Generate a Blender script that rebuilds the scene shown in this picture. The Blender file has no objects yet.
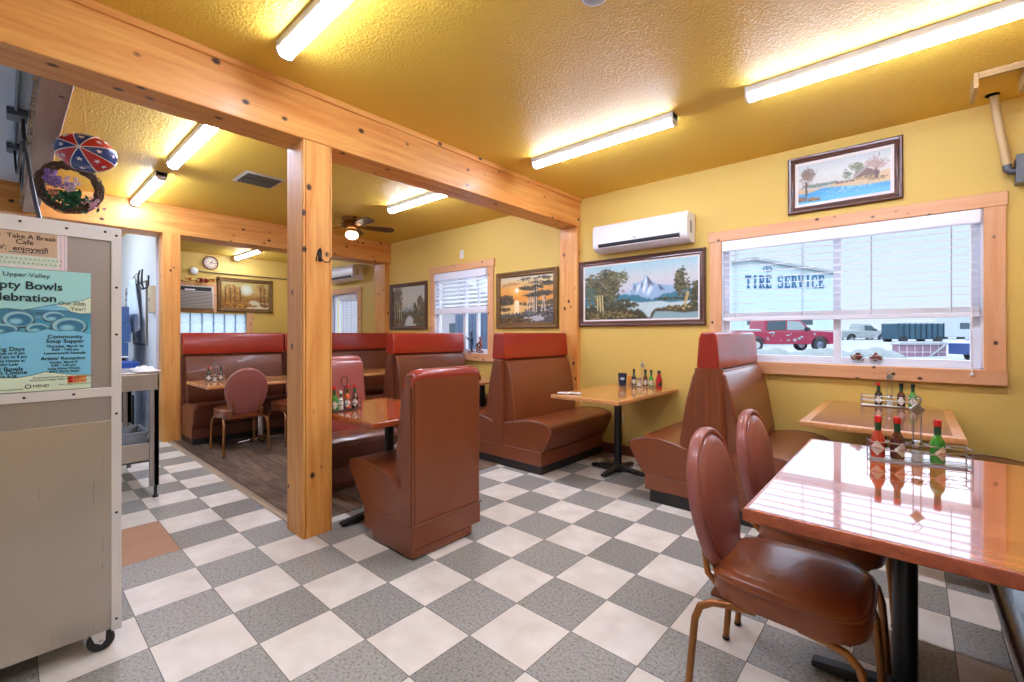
import bpy, bmesh, math, random
import numpy as np
from mathutils import Vector, Matrix, Euler

R = math.radians
PI = math.pi
SC = bpy.context.scene
COL = SC.collection

# ------------------------------------------------------------------ camera
cam_data = bpy.data.cameras.new('camera')
cam = bpy.data.objects.new('camera', cam_data)
COL.objects.link(cam)
cam_data.sensor_fit = 'HORIZONTAL'
cam_data.sensor_width = 36.0
cam_data.lens = 450.707 / 1024 * 36.0
cam_data.shift_y = (333.545 - 341.0) / 1024.0
cam_data.clip_start = 0.02
cam.location = (2.3116, -2.8261, 1.2738)
cam.rotation_euler = (R(90), 0, 0.7266)
SC.camera = cam

# ------------------------------------------------------------------ view, world, exposure
SC.view_settings.view_transform = 'Standard'
SC.view_settings.look = 'None'
SC.view_settings.gamma = 1.0
SC.view_settings.use_curve_mapping = False
SC.view_settings.exposure = 0.0
LAMP = 64.0          # radiance of the fluorescent lenses
KITCHEN_LAMP = 150.0
SKY = 1.0          # overcast winter sky

world = bpy.data.worlds.new('overcast_sky')
SC.world = world
world.use_nodes = True
_wn = world.node_tree.nodes
_wl = world.node_tree.links
_bg = _wn['Background']
_tc = _wn.new('ShaderNodeTexCoord')
_sx = _wn.new('ShaderNodeSeparateXYZ')
_cr = _wn.new('ShaderNodeValToRGB')
_wl.new(_tc.outputs['Generated'], _sx.inputs[0])
_wl.new(_sx.outputs['Z'], _cr.inputs[0])
for _p, _c in ((0.0, (0.86, 0.97, 1.06)), (0.175, (0.78, 0.93, 1.12)), (0.225, (2.9, 3.4, 4.2)), (1.0, (2.9, 3.3, 4.0))):
    _e = _cr.color_ramp.elements[0] if _p == 0.0 else (_cr.color_ramp.elements[-1] if _p == 1.0 else _cr.color_ramp.elements.new(_p))
    _e.position = _p
    _e.color = _c + (1,)
_wl.new(_cr.outputs[0], _bg.inputs[0])
_bg.inputs[1].default_value = SKY

# light from the sky reaches the room through the panes; a pale winter sun lies behind the building
sun_data = bpy.data.lights.new('winter_sun', 'SUN')
sun_data.energy = 0.25
sun_data.angle = R(12)
sun_data.color = (1.0, 0.95, 0.88)
sun = bpy.data.objects.new('winter_sun', sun_data)
COL.objects.link(sun)
sun.rotation_euler = (R(50), 0, R(-25))


# ------------------------------------------------------------------ colour and material helpers
def srgb(r, g, b):
    f = lambda c: (c / 255 / 12.92) if c / 255 <= 0.04045 else ((c / 255 + 0.055) / 1.055) ** 2.4
    return (f(r), f(g), f(b), 1.0)


MATS = {}


def new_mat(name):
    m = bpy.data.materials.new(name)
    m.use_nodes = True
    return m, m.node_tree.nodes, m.node_tree.links, m.node_tree.nodes['Principled BSDF']


def plain(name, col, rough=0.5, metal=0.0, spec=0.5, coat=0.0, bump=0.0, bscale=60, vary=0.0, vscale=8):
    if name in MATS:
        return MATS[name]
    m, n, l, p = new_mat(name)
    p.inputs['Base Color'].default_value = col
    p.inputs['Roughness'].default_value = rough
    p.inputs['Metallic'].default_value = metal
    p.inputs['Specular IOR Level'].default_value = spec
    p.inputs['Coat Weight'].default_value = coat
    p.inputs['Coat Roughness'].default_value = 0.08
    if bump or vary:
        tc = n.new('ShaderNodeTexCoord')
    if vary:
        nz = n.new('ShaderNodeTexNoise')
        nz.inputs['Scale'].default_value = vscale
        nz.inputs['Detail'].default_value = 4
        l.new(tc.outputs['Object'], nz.inputs['Vector'])
        mx = n.new('ShaderNodeMix')
        mx.data_type = 'RGBA'
        mx.inputs[6].default_value = tuple(c * (1 - vary) for c in col[:3]) + (1,)
        mx.inputs[7].default_value = tuple(min(1, c * (1 + vary)) for c in col[:3]) + (1,)
        l.new(nz.outputs['Fac'], mx.inputs[0])
        l.new(mx.outputs[2], p.inputs['Base Color'])
    if bump:
        nb = n.new('ShaderNodeTexNoise')
        nb.inputs['Scale'].default_value = bscale
        nb.inputs['Detail'].default_value = 3
        l.new(tc.outputs['Object'], nb.inputs['Vector'])
        b = n.new('ShaderNodeBump')
        b.inputs['Strength'].default_value = bump
        b.inputs['Distance'].default_value = 0.01
        l.new(nb.outputs['Fac'], b.inputs['Height'])
        l.new(b.outputs[0], p.inputs['Normal'])
    MATS[name] = m
    return m


def emissive(name, col, strength):
    if name in MATS:
        return MATS[name]
    m, n, l, p = new_mat(name)
    p.inputs['Base Color'].default_value = (0.9, 0.9, 0.9, 1)
    p.inputs['Emission Color'].default_value = col
    p.inputs['Emission Strength'].default_value = strength
    MATS[name] = m
    return m


def glass_mat(name, tint=(1, 1, 1, 1), rough=0.0, ior=1.45):
    """A thin pane: clear with a fresnel reflection."""
    if name in MATS:
        return MATS[name]
    m = bpy.data.materials.new(name)
    m.use_nodes = True
    n, l = m.node_tree.nodes, m.node_tree.links
    n.clear()
    out = n.new('ShaderNodeOutputMaterial')
    tr = n.new('ShaderNodeBsdfTransparent')
    tr.inputs[0].default_value = tint
    gl = n.new('ShaderNodeBsdfGlossy')
    gl.inputs['Roughness'].default_value = rough
    fr = n.new('ShaderNodeFresnel')
    fr.inputs[0].default_value = ior
    mx = n.new('ShaderNodeMixShader')
    ge = n.new('ShaderNodeNewGeometry')
    fm = n.new('ShaderNodeMath')
    fm.operation = 'MULTIPLY_ADD'
    fm.inputs[1].default_value = -1.0
    fm.inputs[2].default_value = 1.0
    l.new(ge.outputs['Backfacing'], fm.inputs[0])
    f2 = n.new('ShaderNodeMath')
    f2.operation = 'MULTIPLY'
    l.new(fr.outputs[0], f2.inputs[0])
    l.new(fm.outputs[0], f2.inputs[1])
    l.new(f2.outputs[0], mx.inputs[0])
    l.new(tr.outputs[0], mx.inputs[1])
    l.new(gl.outputs[0], mx.inputs[2])
    l.new(mx.outputs[0], out.inputs[0])
    MATS[name] = m
    return m


def wood(name, axis, c1, c2, knots=0.0, rough=0.48, coat=0.08, grain=1.0, kscale=10.0):
    """Board wood with the grain along AXIS; KNOTS sets how many knots show."""
    if name in MATS:
        return MATS[name]
    m, n, l, p = new_mat(name)
    tc = n.new('ShaderNodeTexCoord')
    mp = n.new('ShaderNodeMapping')
    sc = [9.0 * grain] * 3
    sc['XYZ'.index(axis)] = 0.55 * grain
    mp.inputs['Scale'].default_value = sc
    l.new(tc.outputs['Object'], mp.inputs[0])
    nz = n.new('ShaderNodeTexNoise')
    nz.inputs['Scale'].default_value = 2.2
    nz.inputs['Detail'].default_value = 6
    nz.inputs['Roughness'].default_value = 0.62
    nz.inputs['Distortion'].default_value = 0.6
    l.new(mp.outputs[0], nz.inputs['Vector'])
    cr = n.new('ShaderNodeValToRGB')
    cr.color_ramp.elements[0].position = 0.3
    cr.color_ramp.elements[0].color = c1
    cr.color_ramp.elements[1].position = 0.68
    cr.color_ramp.elements[1].color = c2
    l.new(nz.outputs['Fac'], cr.inputs[0])
    last = cr.outputs[0]
    if knots:
        mk = n.new('ShaderNodeMapping')
        ks = [kscale] * 3
        ks['XYZ'.index(axis)] = kscale * 0.75
        mk.inputs['Scale'].default_value = ks
        l.new(tc.outputs['Object'], mk.inputs[0])
        vo = n.new('ShaderNodeTexVoronoi')
        vo.inputs['Scale'].default_value = 1.0
        l.new(mk.outputs[0], vo.inputs['Vector'])
        mr = n.new('ShaderNodeMapRange')
        mr.inputs[1].default_value = 0.09
        mr.inputs[2].default_value = 0.17
        mr.inputs[3].default_value = 1.0
        mr.inputs[4].default_value = 0.0
        l.new(vo.outputs['Distance'], mr.inputs[0])
        sp = n.new('ShaderNodeSeparateColor')
        l.new(vo.outputs['Color'], sp.inputs[0])
        gt = n.new('ShaderNodeMath')
        gt.operation = 'LESS_THAN'
        gt.inputs[1].default_value = knots
        l.new(sp.outputs[0], gt.inputs[0])
        mu = n.new('ShaderNodeMath')
        mu.operation = 'MULTIPLY'
        l.new(mr.outputs[0], mu.inputs[0])
        l.new(gt.outputs[0], mu.inputs[1])
        mx = n.new('ShaderNodeMix')
        mx.data_type = 'RGBA'
        mx.inputs[7].default_value = (0.055, 0.018, 0.006, 1)
        l.new(mu.outputs[0], mx.inputs[0])
        l.new(last, mx.inputs[6])
        last = mx.outputs[2]
    l.new(last, p.inputs['Base Color'])
    p.inputs['Roughness'].default_value = rough
    p.inputs['Coat Weight'].default_value = coat
    p.inputs['Coat Roughness'].default_value = 0.15 if coat < .45 else .03
    p.inputs['Coat IOR'].default_value = 1.5 if coat < .8 else 2.3
    b = n.new('ShaderNodeBump')
    b.inputs['Strength'].default_value = 0.08 if coat < .45 else 0.006
    b.inputs['Distance'].default_value = 0.01
    l.new(nz.outputs['Fac'], b.inputs['Height'])
    l.new(b.outputs[0], p.inputs['Normal'])
    MATS[name] = m
    return m


def plaster(name, col, scale, strength, rough=0.55):
    """Painted wall with orange-peel (fine) or knockdown (coarse) texture."""
    if name in MATS:
        return MATS[name]
    m, n, l, p = new_mat(name)
    tc = n.new('ShaderNodeTexCoord')
    nz = n.new('ShaderNodeTexNoise')
    nz.inputs['Scale'].default_value = scale
    nz.inputs['Detail'].default_value = 3
    nz.inputs['Roughness'].default_value = 0.55
    l.new(tc.outputs['Object'], nz.inputs['Vector'])
    cr = n.new('ShaderNodeValToRGB')
    cr.color_ramp.elements[0].position = 0.45
    cr.color_ramp.elements[1].position = 0.62
    l.new(nz.outputs['Fac'], cr.inputs[0])
    b = n.new('ShaderNodeBump')
    b.inputs['Strength'].default_value = strength
    b.inputs['Distance'].default_value = 0.012
    l.new(cr.outputs[0], b.inputs['Height'])
    l.new(b.outputs[0], p.inputs['Normal'])
    p.inputs['Base Color'].default_value = col
    p.inputs['Roughness'].default_value = rough
    p.inputs['Specular IOR Level'].default_value = 0.35
    MATS[name] = m
    return m


def mat_tiles():
    """Checkerboard vinyl tiles, 30.48 cm, grey ones flecked, two odd terracotta ones by the cabinet."""
    m, n, l, p = new_mat('checker_tiles')
    tc = n.new('ShaderNodeTexCoord')
    mp = n.new('ShaderNodeVectorMath')
    mp.operation = 'SCALE'
    mp.inputs['Scale'].default_value = 1 / 0.3048
    l.new(tc.outputs['Object'], mp.inputs[0])
    ck = n.new('ShaderNodeTexChecker')
    ck.inputs['Scale'].default_value = 1.0
    sx = n.new('ShaderNodeSeparateXYZ')
    l.new(mp.outputs[0], sx.inputs[0])
    cx = n.new('ShaderNodeCombineXYZ')
    l.new(sx.outputs[0], cx.inputs[0])
    l.new(sx.outputs[1], cx.inputs[1])
    cx.inputs[2].default_value = 0.5
    l.new(cx.outputs[0], ck.inputs['Vector'])
    ck.inputs['Color1'].default_value = (0, 0, 0, 1)
    ck.inputs['Color2'].default_value = (1, 1, 1, 1)
    # per-tile shade
    fl = n.new('ShaderNodeVectorMath')
    fl.operation = 'FLOOR'
    l.new(cx.outputs[0], fl.inputs[0])
    wn = n.new('ShaderNodeTexWhiteNoise')
    l.new(fl.outputs[0], wn.inputs['Vector'])
    # white tile
    nw = n.new('ShaderNodeTexNoise')
    nw.inputs['Scale'].default_value = 7
    nw.inputs['Detail'].default_value = 5
    l.new(tc.outputs['Object'], nw.inputs['Vector'])
    rw = n.new('ShaderNodeValToRGB')
    rw.color_ramp.elements[0].position = 0.25
    rw.color_ramp.elements[0].color = srgb(212, 204, 190)
    rw.color_ramp.elements[1].position = 0.7
    rw.color_ramp.elements[1].color = srgb(233, 228, 217)
    l.new(nw.outputs['Fac'], rw.inputs[0])
    # grey tile with flecks
    ng = n.new('ShaderNodeTexNoise')
    ng.inputs['Scale'].default_value = 80
    ng.inputs['Detail'].default_value = 3
    ng.inputs['Roughness'].default_value = 0.8
    l.new(tc.outputs['Object'], ng.inputs['Vector'])
    rg = n.new('ShaderNodeValToRGB')
    rg.color_ramp.elements[0].position = 0.34
    rg.color_ramp.elements[0].color = srgb(88, 90, 86)
    rg.color_ramp.elements[1].position = 0.47
    rg.color_ramp.elements[1].color = srgb(152, 151, 144)
    e = rg.color_ramp.elements.new(0.72)
    e.color = srgb(172, 172, 166)
    l.new(ng.outputs['Fac'], rg.inputs[0])
    gv = n.new('ShaderNodeMix')
    gv.data_type = 'RGBA'
    gv.blend_type = 'MULTIPLY'
    gv.inputs[0].default_value = 1.0
    vr = n.new('ShaderNodeMapRange')
    vr.inputs[3].default_value = 0.86
    vr.inputs[4].default_value = 1.08
    l.new(wn.outputs['Value'], vr.inputs[0])
    vc = n.new('ShaderNodeCombineColor')
    for k in range(3):
        l.new(vr.outputs[0], vc.inputs[k])
    l.new(rg.outputs[0], gv.inputs[6])
    l.new(vc.outputs[0], gv.inputs[7])
    mx = n.new('ShaderNodeMix')
    mx.data_type = 'RGBA'
    l.new(ck.outputs['Color'], mx.inputs[0])
    l.new(gv.outputs[2], mx.inputs[6])
    l.new(rw.outputs[0], mx.inputs[7])

    def between(sock, a, b):
        g = n.new('ShaderNodeMath'); g.operation = 'GREATER_THAN'; g.inputs[1].default_value = a
        h = n.new('ShaderNodeMath'); h.operation = 'LESS_THAN'; h.inputs[1].default_value = b
        k = n.new('ShaderNodeMath'); k.operation = 'MULTIPLY'
        l.new(sock, g.inputs[0]); l.new(sock, h.inputs[0])
        l.new(g.outputs[0], k.inputs[0]); l.new(h.outputs[0], k.inputs[1])
        return k.outputs[0]
    bx = between(sx.outputs[0], -5, -3)
    by = between(sx.outputs[1], -8, -7)
    bb = n.new('ShaderNodeMath'); bb.operation = 'MULTIPLY'
    l.new(bx, bb.inputs[0]); l.new(by, bb.inputs[1])
    rt = n.new('ShaderNodeValToRGB')
    rt.color_ramp.elements[0].position = 0.35
    rt.color_ramp.elements[0].color = srgb(168, 124, 96)
    rt.color_ramp.elements[1].position = 0.65
    rt.color_ramp.elements[1].color = srgb(192, 150, 120)
    l.new(ng.outputs['Fac'], rt.inputs[0])
    m2 = n.new('ShaderNodeMix')
    m2.data_type = 'RGBA'
    l.new(bb.outputs[0], m2.inputs[0])
    l.new(mx.outputs[2], m2.inputs[6])
    l.new(rt.outputs[0], m2.inputs[7])
    # joints
    jn = []
    for k in range(2):
        fr = n.new('ShaderNodeMath'); fr.operation = 'FRACT'
        l.new(sx.outputs[k], fr.inputs[0])
        pp = n.new('ShaderNodeMath'); pp.operation = 'PINGPONG'; pp.inputs[1].default_value = 0.5
        l.new(fr.outputs[0], pp.inputs[0])
        jn.append(pp.outputs[0])
    mn = n.new('ShaderNodeMath'); mn.operation = 'MINIMUM'
    l.new(jn[0], mn.inputs[0]); l.new(jn[1], mn.inputs[1])
    lt = n.new('ShaderNodeMath'); lt.operation = 'LESS_THAN'; lt.inputs[1].default_value = 0.0055
    l.new(mn.outputs[0], lt.inputs[0])
    m3 = n.new('ShaderNodeMix')
    m3.data_type = 'RGBA'
    m3.inputs[7].default_value = srgb(96, 90, 82)
    l.new(lt.outputs[0], m3.inputs[0])
    l.new(m2.outputs[2], m3.inputs[6])
    l.new(m3.outputs[2], p.inputs['Base Color'])
    nr = n.new('ShaderNodeTexNoise')
    nr.inputs['Scale'].default_value = 3
    l.new(tc.outputs['Object'], nr.inputs['Vector'])
    rr = n.new('ShaderNodeMapRange')
    rr.inputs[3].default_value = 0.28
    rr.inputs[4].default_value = 0.48
    l.new(nr.outputs['Fac'], rr.inputs[0])
    l.new(rr.outputs[0], p.inputs['Roughness'])
    p.inputs['Specular IOR Level'].default_value = 0.45
    return m


def mat_planks():
    m, n, l, p = new_mat('dark_plank_floor')
    tc = n.new('ShaderNodeTexCoord')
    br = n.new('ShaderNodeTexBrick')
    br.inputs['Scale'].default_value = 1.0
    br.inputs['Brick Width'].default_value = 0.92
    br.inputs['Row Height'].default_value = 0.15
    br.inputs['Mortar Size'].default_value = 0.0025
    br.inputs['Color1'].default_value = srgb(134, 114, 98)
    br.inputs['Color2'].default_value = srgb(88, 72, 62)
    br.inputs['Mortar'].default_value = srgb(30, 25, 22)
    l.new(tc.outputs['Object'], br.inputs['Vector'])
    mp = n.new('ShaderNodeMapping')
    mp.inputs['Scale'].default_value = (2.0, 22, 1)
    l.new(tc.outputs['Object'], mp.inputs[0])
    nz = n.new('ShaderNodeTexNoise')
    nz.inputs['Scale'].default_value = 2.0
    nz.inputs['Detail'].default_value = 6
    l.new(mp.outputs[0], nz.inputs['Vector'])
    cr = n.new('ShaderNodeValToRGB')
    cr.color_ramp.elements[0].position = 0.3
    cr.color_ramp.elements[0].color = (0.42, 0.39, 0.36, 1)
    cr.color_ramp.elements[1].position = 0.7
    cr.color_ramp.elements[1].color = (1.35, 1.3, 1.25, 1)
    l.new(nz.outputs['Fac'], cr.inputs[0])
    mx = n.new('ShaderNodeMix')
    mx.data_type = 'RGBA'
    mx.blend_type = 'MULTIPLY'
    mx.inputs[0].default_value = 1
    l.new(br.outputs['Color'], mx.inputs[6])
    l.new(cr.outputs[0], mx.inputs[7])
    l.new(mx.outputs[2], p.inputs['Base Color'])
    p.inputs['Roughness'].default_value = 0.42
    return m


def vinyl(name, col, rough=0.33):
    return plain(name, col, rough=rough, spec=0.5, coat=0.15, bump=0.10, bscale=45, vary=0.10, vscale=5)


def mat_paint():
    m, n, l, p = new_mat('oil_paint')
    at = n.new('ShaderNodeVertexColor')
    at.layer_name = 'Col'
    l.new(at.outputs[0], p.inputs['Base Color'])
    p.inputs['Roughness'].default_value = 0.42
    tc = n.new('ShaderNodeTexCoord')
    nb = n.new('ShaderNodeTexNoise')
    nb.inputs['Scale'].default_value = 120
    l.new(tc.outputs['Object'], nb.inputs['Vector'])
    b = n.new('ShaderNodeBump')
    b.inputs['Strength'].default_value = 0.15
    b.inputs['Distance'].default_value = 0.004
    l.new(nb.outputs['Fac'], b.inputs['Height'])
    l.new(b.outputs[0], p.inputs['Normal'])
    return m


def steel(name, col, rough, axis='Z'):
    if name in MATS:
        return MATS[name]
    m, n, l, p = new_mat(name)
    tc = n.new('ShaderNodeTexCoord')
    mp = n.new('ShaderNodeMapping')
    sc = [30.0, 30.0, 30.0]
    sc['XYZ'.index(axis)] = 0.7
    mp.inputs['Scale'].default_value = sc
    l.new(tc.outputs['Object'], mp.inputs[0])
    nz = n.new('ShaderNodeTexNoise')
    nz.inputs['Scale'].default_value = 5
    nz.inputs['Detail'].default_value = 4
    l.new(mp.outputs[0], nz.inputs['Vector'])
    n2 = n.new('ShaderNodeTexNoise')
    n2.inputs['Scale'].default_value = 2.2
    n2.inputs['Detail'].default_value = 3
    l.new(tc.outputs['Object'], n2.inputs['Vector'])
    mx = n.new('ShaderNodeMix')
    mx.data_type = 'RGBA'
    mx.inputs[6].default_value = tuple(c * 0.72 for c in col[:3]) + (1,)
    mx.inputs[7].default_value = col
    l.new(n2.outputs['Fac'], mx.inputs[0])
    l.new(mx.outputs[2], p.inputs['Base Color'])
    mr = n.new('ShaderNodeMapRange')
    mr.inputs[3].default_value = rough - 0.08
    mr.inputs[4].default_value = rough + 0.10
    l.new(nz.outputs['Fac'], mr.inputs[0])
    l.new(mr.outputs[0], p.inputs['Roughness'])
    p.inputs['Metallic'].default_value = 0.6
    MATS[name] = m
    return m


# ------------------------------------------------------------------ mesh helpers
class MB:
    """Collects shapes into one mesh."""

    def __init__(s):
        s.v, s.f, s.mi, s.cur = [], [], [], 0

    def use(s, i):
        s.cur = i
        return s

    def add(s, verts, faces, M=None):
        k = len(s.v)
        for p in verts:
            p = Vector(p)
            s.v.append(M @ p if M is not None else p)
        for f in faces:
            s.f.append([k + i for i in f])
            s.mi.append(s.cur)
        return s

    def box(s, x0, x1, y0, y1, z0, z1, M=None):
        v = [(x, y, z) for z in (z0, z1) for y in (y0, y1) for x in (x0, x1)]
        return s.add(v, [(0, 2, 3, 1), (4, 5, 7, 6), (0, 1, 5, 4), (2, 6, 7, 3), (0, 4, 6, 2), (1, 3, 7, 5)], M)

    def prism(s, poly, plane, a0, a1, M=None):
        """Extrude POLY (2-D, counter-clockwise) lying in PLANE ('xz', 'yz', 'xy') from A0 to A1 on the other axis."""
        def put(u, w, a):
            return {'xz': (u, a, w), 'yz': (a, u, w), 'xy': (u, w, a)}[plane]
        n = len(poly)
        v = [put(u, w, a0) for u, w in poly] + [put(u, w, a1) for u, w in poly]
        f = [[i, (i + 1) % n, n + (i + 1) % n, n + i] for i in range(n)]
        f += [list(range(n))[::-1], list(range(n, 2 * n))]
        return s.add(v, f, M)

    def tube(s, pts, r, n=8, closed=False, caps=True, M=None, rs=None):
        pts = [Vector(p) for p in pts]
        m = len(pts)
        rings = []
        up = None
        for i in range(m):
            if closed:
                t = (pts[(i + 1) % m] - pts[i - 1]).normalized()
            else:
                t = (pts[min(i + 1, m - 1)] - pts[max(i - 1, 0)]).normalized()
            if up is None:
                up = Vector((0, 0, 1)) if abs(t.z) < 0.9 else Vector((1, 0, 0))
            a = t.cross(up)
            if a.length < 1e-6:
                a = t.orthogonal()
            a.normalize()
            b = a.cross(t).normalized()
            up = b
            q = rs[i] if rs else r
            rings.append([pts[i] + (a * math.cos(2 * PI * k / n) + b * math.sin(2 * PI * k / n)) * q for k in range(n)])
        v = [p for ring in rings for p in ring]
        f = []
        for i in range(m if closed else m - 1):
            j = (i + 1) % m
            for k in range(n):
                f.append([i * n + k, i * n + (k + 1) % n, j * n + (k + 1) % n, j * n + k])
        if caps and not closed:
            f.append(list(range(n))[::-1])
            f.append([(m - 1) * n + k for k in range(n)])
        return s.add(v, f, M)

    def lathe(s, prof, n=20, c=(0, 0, 0), M=None, sx=1.0, sy=1.0):
        """PROF: (radius, z) bottom to top about the z axis through C."""
        v, f = [], []
        for r, z in prof:
            for k in range(n):
                a = 2 * PI * k / n
                v.append((c[0] + r * sx * math.cos(a), c[1] + r * sy * math.sin(a), c[2] + z))
        for i in range(len(prof) - 1):
            for k in range(n):
                f.append([i * n + k, i * n + (k + 1) % n, (i + 1) * n + (k + 1) % n, (i + 1) * n + k])
        if prof[0][0] > 1e-5:
            f.append(list(range(n))[::-1])
        if prof[-1][0] > 1e-5:
            f.append([(len(prof) - 1) * n + k for k in range(n)])
        return s.add(v, f, M)

    def ball(s, c, r, n=12, m=8, sz=1.0, M=None):
        prof = [(max(1e-6, r * math.sin(PI * i / m)), -r * sz * math.cos(PI * i / m)) for i in range(m + 1)]
        return s.lathe(prof, n, c, M)

    def frame(s, x0, x1, z0, z1, prof, M=None):
        """Mitred frame in the xz plane; PROF: closed loop of (inset, y)."""
        v, f = [], []
        n = len(prof)
        for (sx, sz) in ((0, 0), (1, 0), (1, 1), (0, 1)):
            for ins, y in prof:
                v.append(((x0 + ins) if not sx else (x1 - ins), y, (z0 + ins) if not sz else (z1 - ins)))
        for i in range(4):
            j = (i + 1) % 4
            for k in range(n):
                f.append([i * n + k, i * n + (k + 1) % n, j * n + (k + 1) % n, j * n + k])
        return s.add(v, f, M)

    def puff(s, outline, layers, M=None):
        """Closed cushion: OUTLINE (u, w) scaled about its centre by LAYERS (scale, height) from front to back."""
        n = len(outline)
        cu = sum(p[0] for p in outline) / n
        cw = sum(p[1] for p in outline) / n
        v, f = [], []
        for sc, h in layers:
            for u, w in outline:
                v.append((cu + (u - cu) * sc, cw + (w - cw) * sc, h))
        for i in range(len(layers) - 1):
            for k in range(n):
                f.append([i * n + k, i * n + (k + 1) % n, (i + 1) * n + (k + 1) % n, (i + 1) * n + k])
        f.append(list(range(n))[::-1])
        f.append([(len(layers) - 1) * n + k for k in range(n)])
        return s.add(v, f, M)

    def mesh(s, name, mats):
        me = bpy.data.meshes.new(name)
        me.from_pydata([tuple(p) for p in s.v], [], s.f)
        for m in (mats if isinstance(mats, (list, tuple)) else [mats]):
            me.materials.append(m)
        if any(s.mi):
            me.polygons.foreach_set('material_index', s.mi)
        bm = bmesh.new()
        bm.from_mesh(me)
        bmesh.ops.recalc_face_normals(bm, faces=bm.faces)
        bm.to_mesh(me)
        bm.free()
        return me


def finish(o, bevel=0, seg=2, smooth=True, angle=38, subsurf=0):
    me = o.data
    if smooth:
        me.shade_smooth()
        me.set_sharp_from_angle(angle=R(angle))
    if bevel:
        b = o.modifiers.new('bevel', 'BEVEL')
        b.width = bevel
        b.segments = seg
        b.limit_method = 'ANGLE'
        b.angle_limit = R(40)
        b.harden_normals = True
    if subsurf:
        ss = o.modifiers.new('subsurf', 'SUBSURF')
        ss.levels = ss.render_levels = subsurf
    return o


def tag(o, label, cat=None, group=None, kind=None):
    if label:
        o['label'] = label
    if cat:
        o['category'] = cat
    if group:
        o['group'] = group
    if kind:
        o['kind'] = kind
    return o


def thing(name, label, cat, loc=(0, 0, 0), rz=0.0, group=None):
    o = bpy.data.objects.new(name, None)
    o.empty_display_size = 0.1
    COL.objects.link(o)
    o.location = loc
    o.rotation_euler = (0, 0, rz)
    return tag(o, label, cat, group)


def part(name, mb, mat, parent, bevel=0, seg=2, label=None, smooth=True, angle=38, subsurf=0, kind=None):
    me = mb.mesh(name, mat) if isinstance(mb, MB) else mb
    o = bpy.data.objects.new(name, me)
    COL.objects.link(o)
    o.parent = parent
    finish(o, bevel, seg, smooth, angle, subsurf)
    if label:
        o['label'] = label
    if kind:
        o['kind'] = kind
    return o


def solo(name, mb, mat, label, cat, loc=(0, 0, 0), rz=0.0, group=None, bevel=0, seg=2, kind=None, angle=38, subsurf=0, smooth=True):
    o = bpy.data.objects.new(name, mb.mesh(name, mat) if isinstance(mb, MB) else mb)
    COL.objects.link(o)
    o.location = loc
    o.rotation_euler = (0, 0, rz)
    finish(o, bevel, seg, smooth, angle, subsurf)
    return tag(o, label, cat, group, kind)


def struct(name, mb, mat, label, cat, bevel=0, parent=None, loc=(0, 0, 0), smooth=True):
    if parent is not None:
        return part(name, mb, mat, parent, bevel=bevel, label=label, smooth=smooth)
    o = solo(name, mb, mat, label, cat, loc=loc, bevel=bevel, kind='structure', smooth=smooth)
    return o


def copy_thing(src, label, loc, rz=0.0, group=None):
    r = src.copy()
    COL.objects.link(r)
    r.location = loc
    r.rotation_euler = (0, 0, rz)
    r['label'] = label
    if group:
        r['group'] = group
    for ch in list(src.children):
        c = ch.copy()
        COL.objects.link(c)
        c.parent = r
        for g in list(ch.children):
            d = g.copy()
            COL.objects.link(d)
            d.parent = c
    return r


def text_mesh(body, size, bold=0.0, space=1.0, align='CENTER', line=1.0):
    cu = bpy.data.curves.new('lettering', 'FONT')
    cu.body = body
    cu.size = size
    cu.offset = bold * size
    cu.space_character = space
    cu.space_line = line
    cu.align_x = align
    cu.resolution_u = 3
    cu.extrude = 0.0004
    o = bpy.data.objects.new('lettering', cu)
    COL.objects.link(o)
    dg = bpy.context.evaluated_depsgraph_get()
    me = bpy.data.meshes.new_from_object(o.evaluated_get(dg))
    bpy.data.objects.remove(o)
    bpy.data.curves.remove(cu)
    return me


def letters(parent, body, size, origin, right, up, mat, bold=0.0, align='CENTER', stretch=1.0, space=1.0, name='lettering'):
    """Flat lettering on a surface: ORIGIN in the parent's frame, RIGHT and UP its reading directions."""
    me = text_mesh(body, size, bold, space, align)
    r = Vector(right).normalized()
    u = Vector(up).normalized()
    nn = r.cross(u)
    M = Matrix(((r.x * stretch, u.x, nn.x, origin[0]), (r.y * stretch, u.y, nn.y, origin[1]), (r.z * stretch, u.z, nn.z, origin[2]), (0, 0, 0, 1)))
    me.transform(M)
    me.materials.clear()
    me.materials.append(mat)
    o = bpy.data.objects.new(name, me)
    COL.objects.link(o)
    o.parent = parent
    return o


def arc(c, r, a0, a1, n, plane='xz', off=0.0):
    out = []
    for i in range(n + 1):
        a = a0 + (a1 - a0) * i / n
        u, w = c[0] + r * math.cos(a), c[1] + r * math.sin(a)
        out.append({'xz': (u, off, w), 'yz': (off, u, w), 'xy': (u, w, off)}[plane])
    return out


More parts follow.
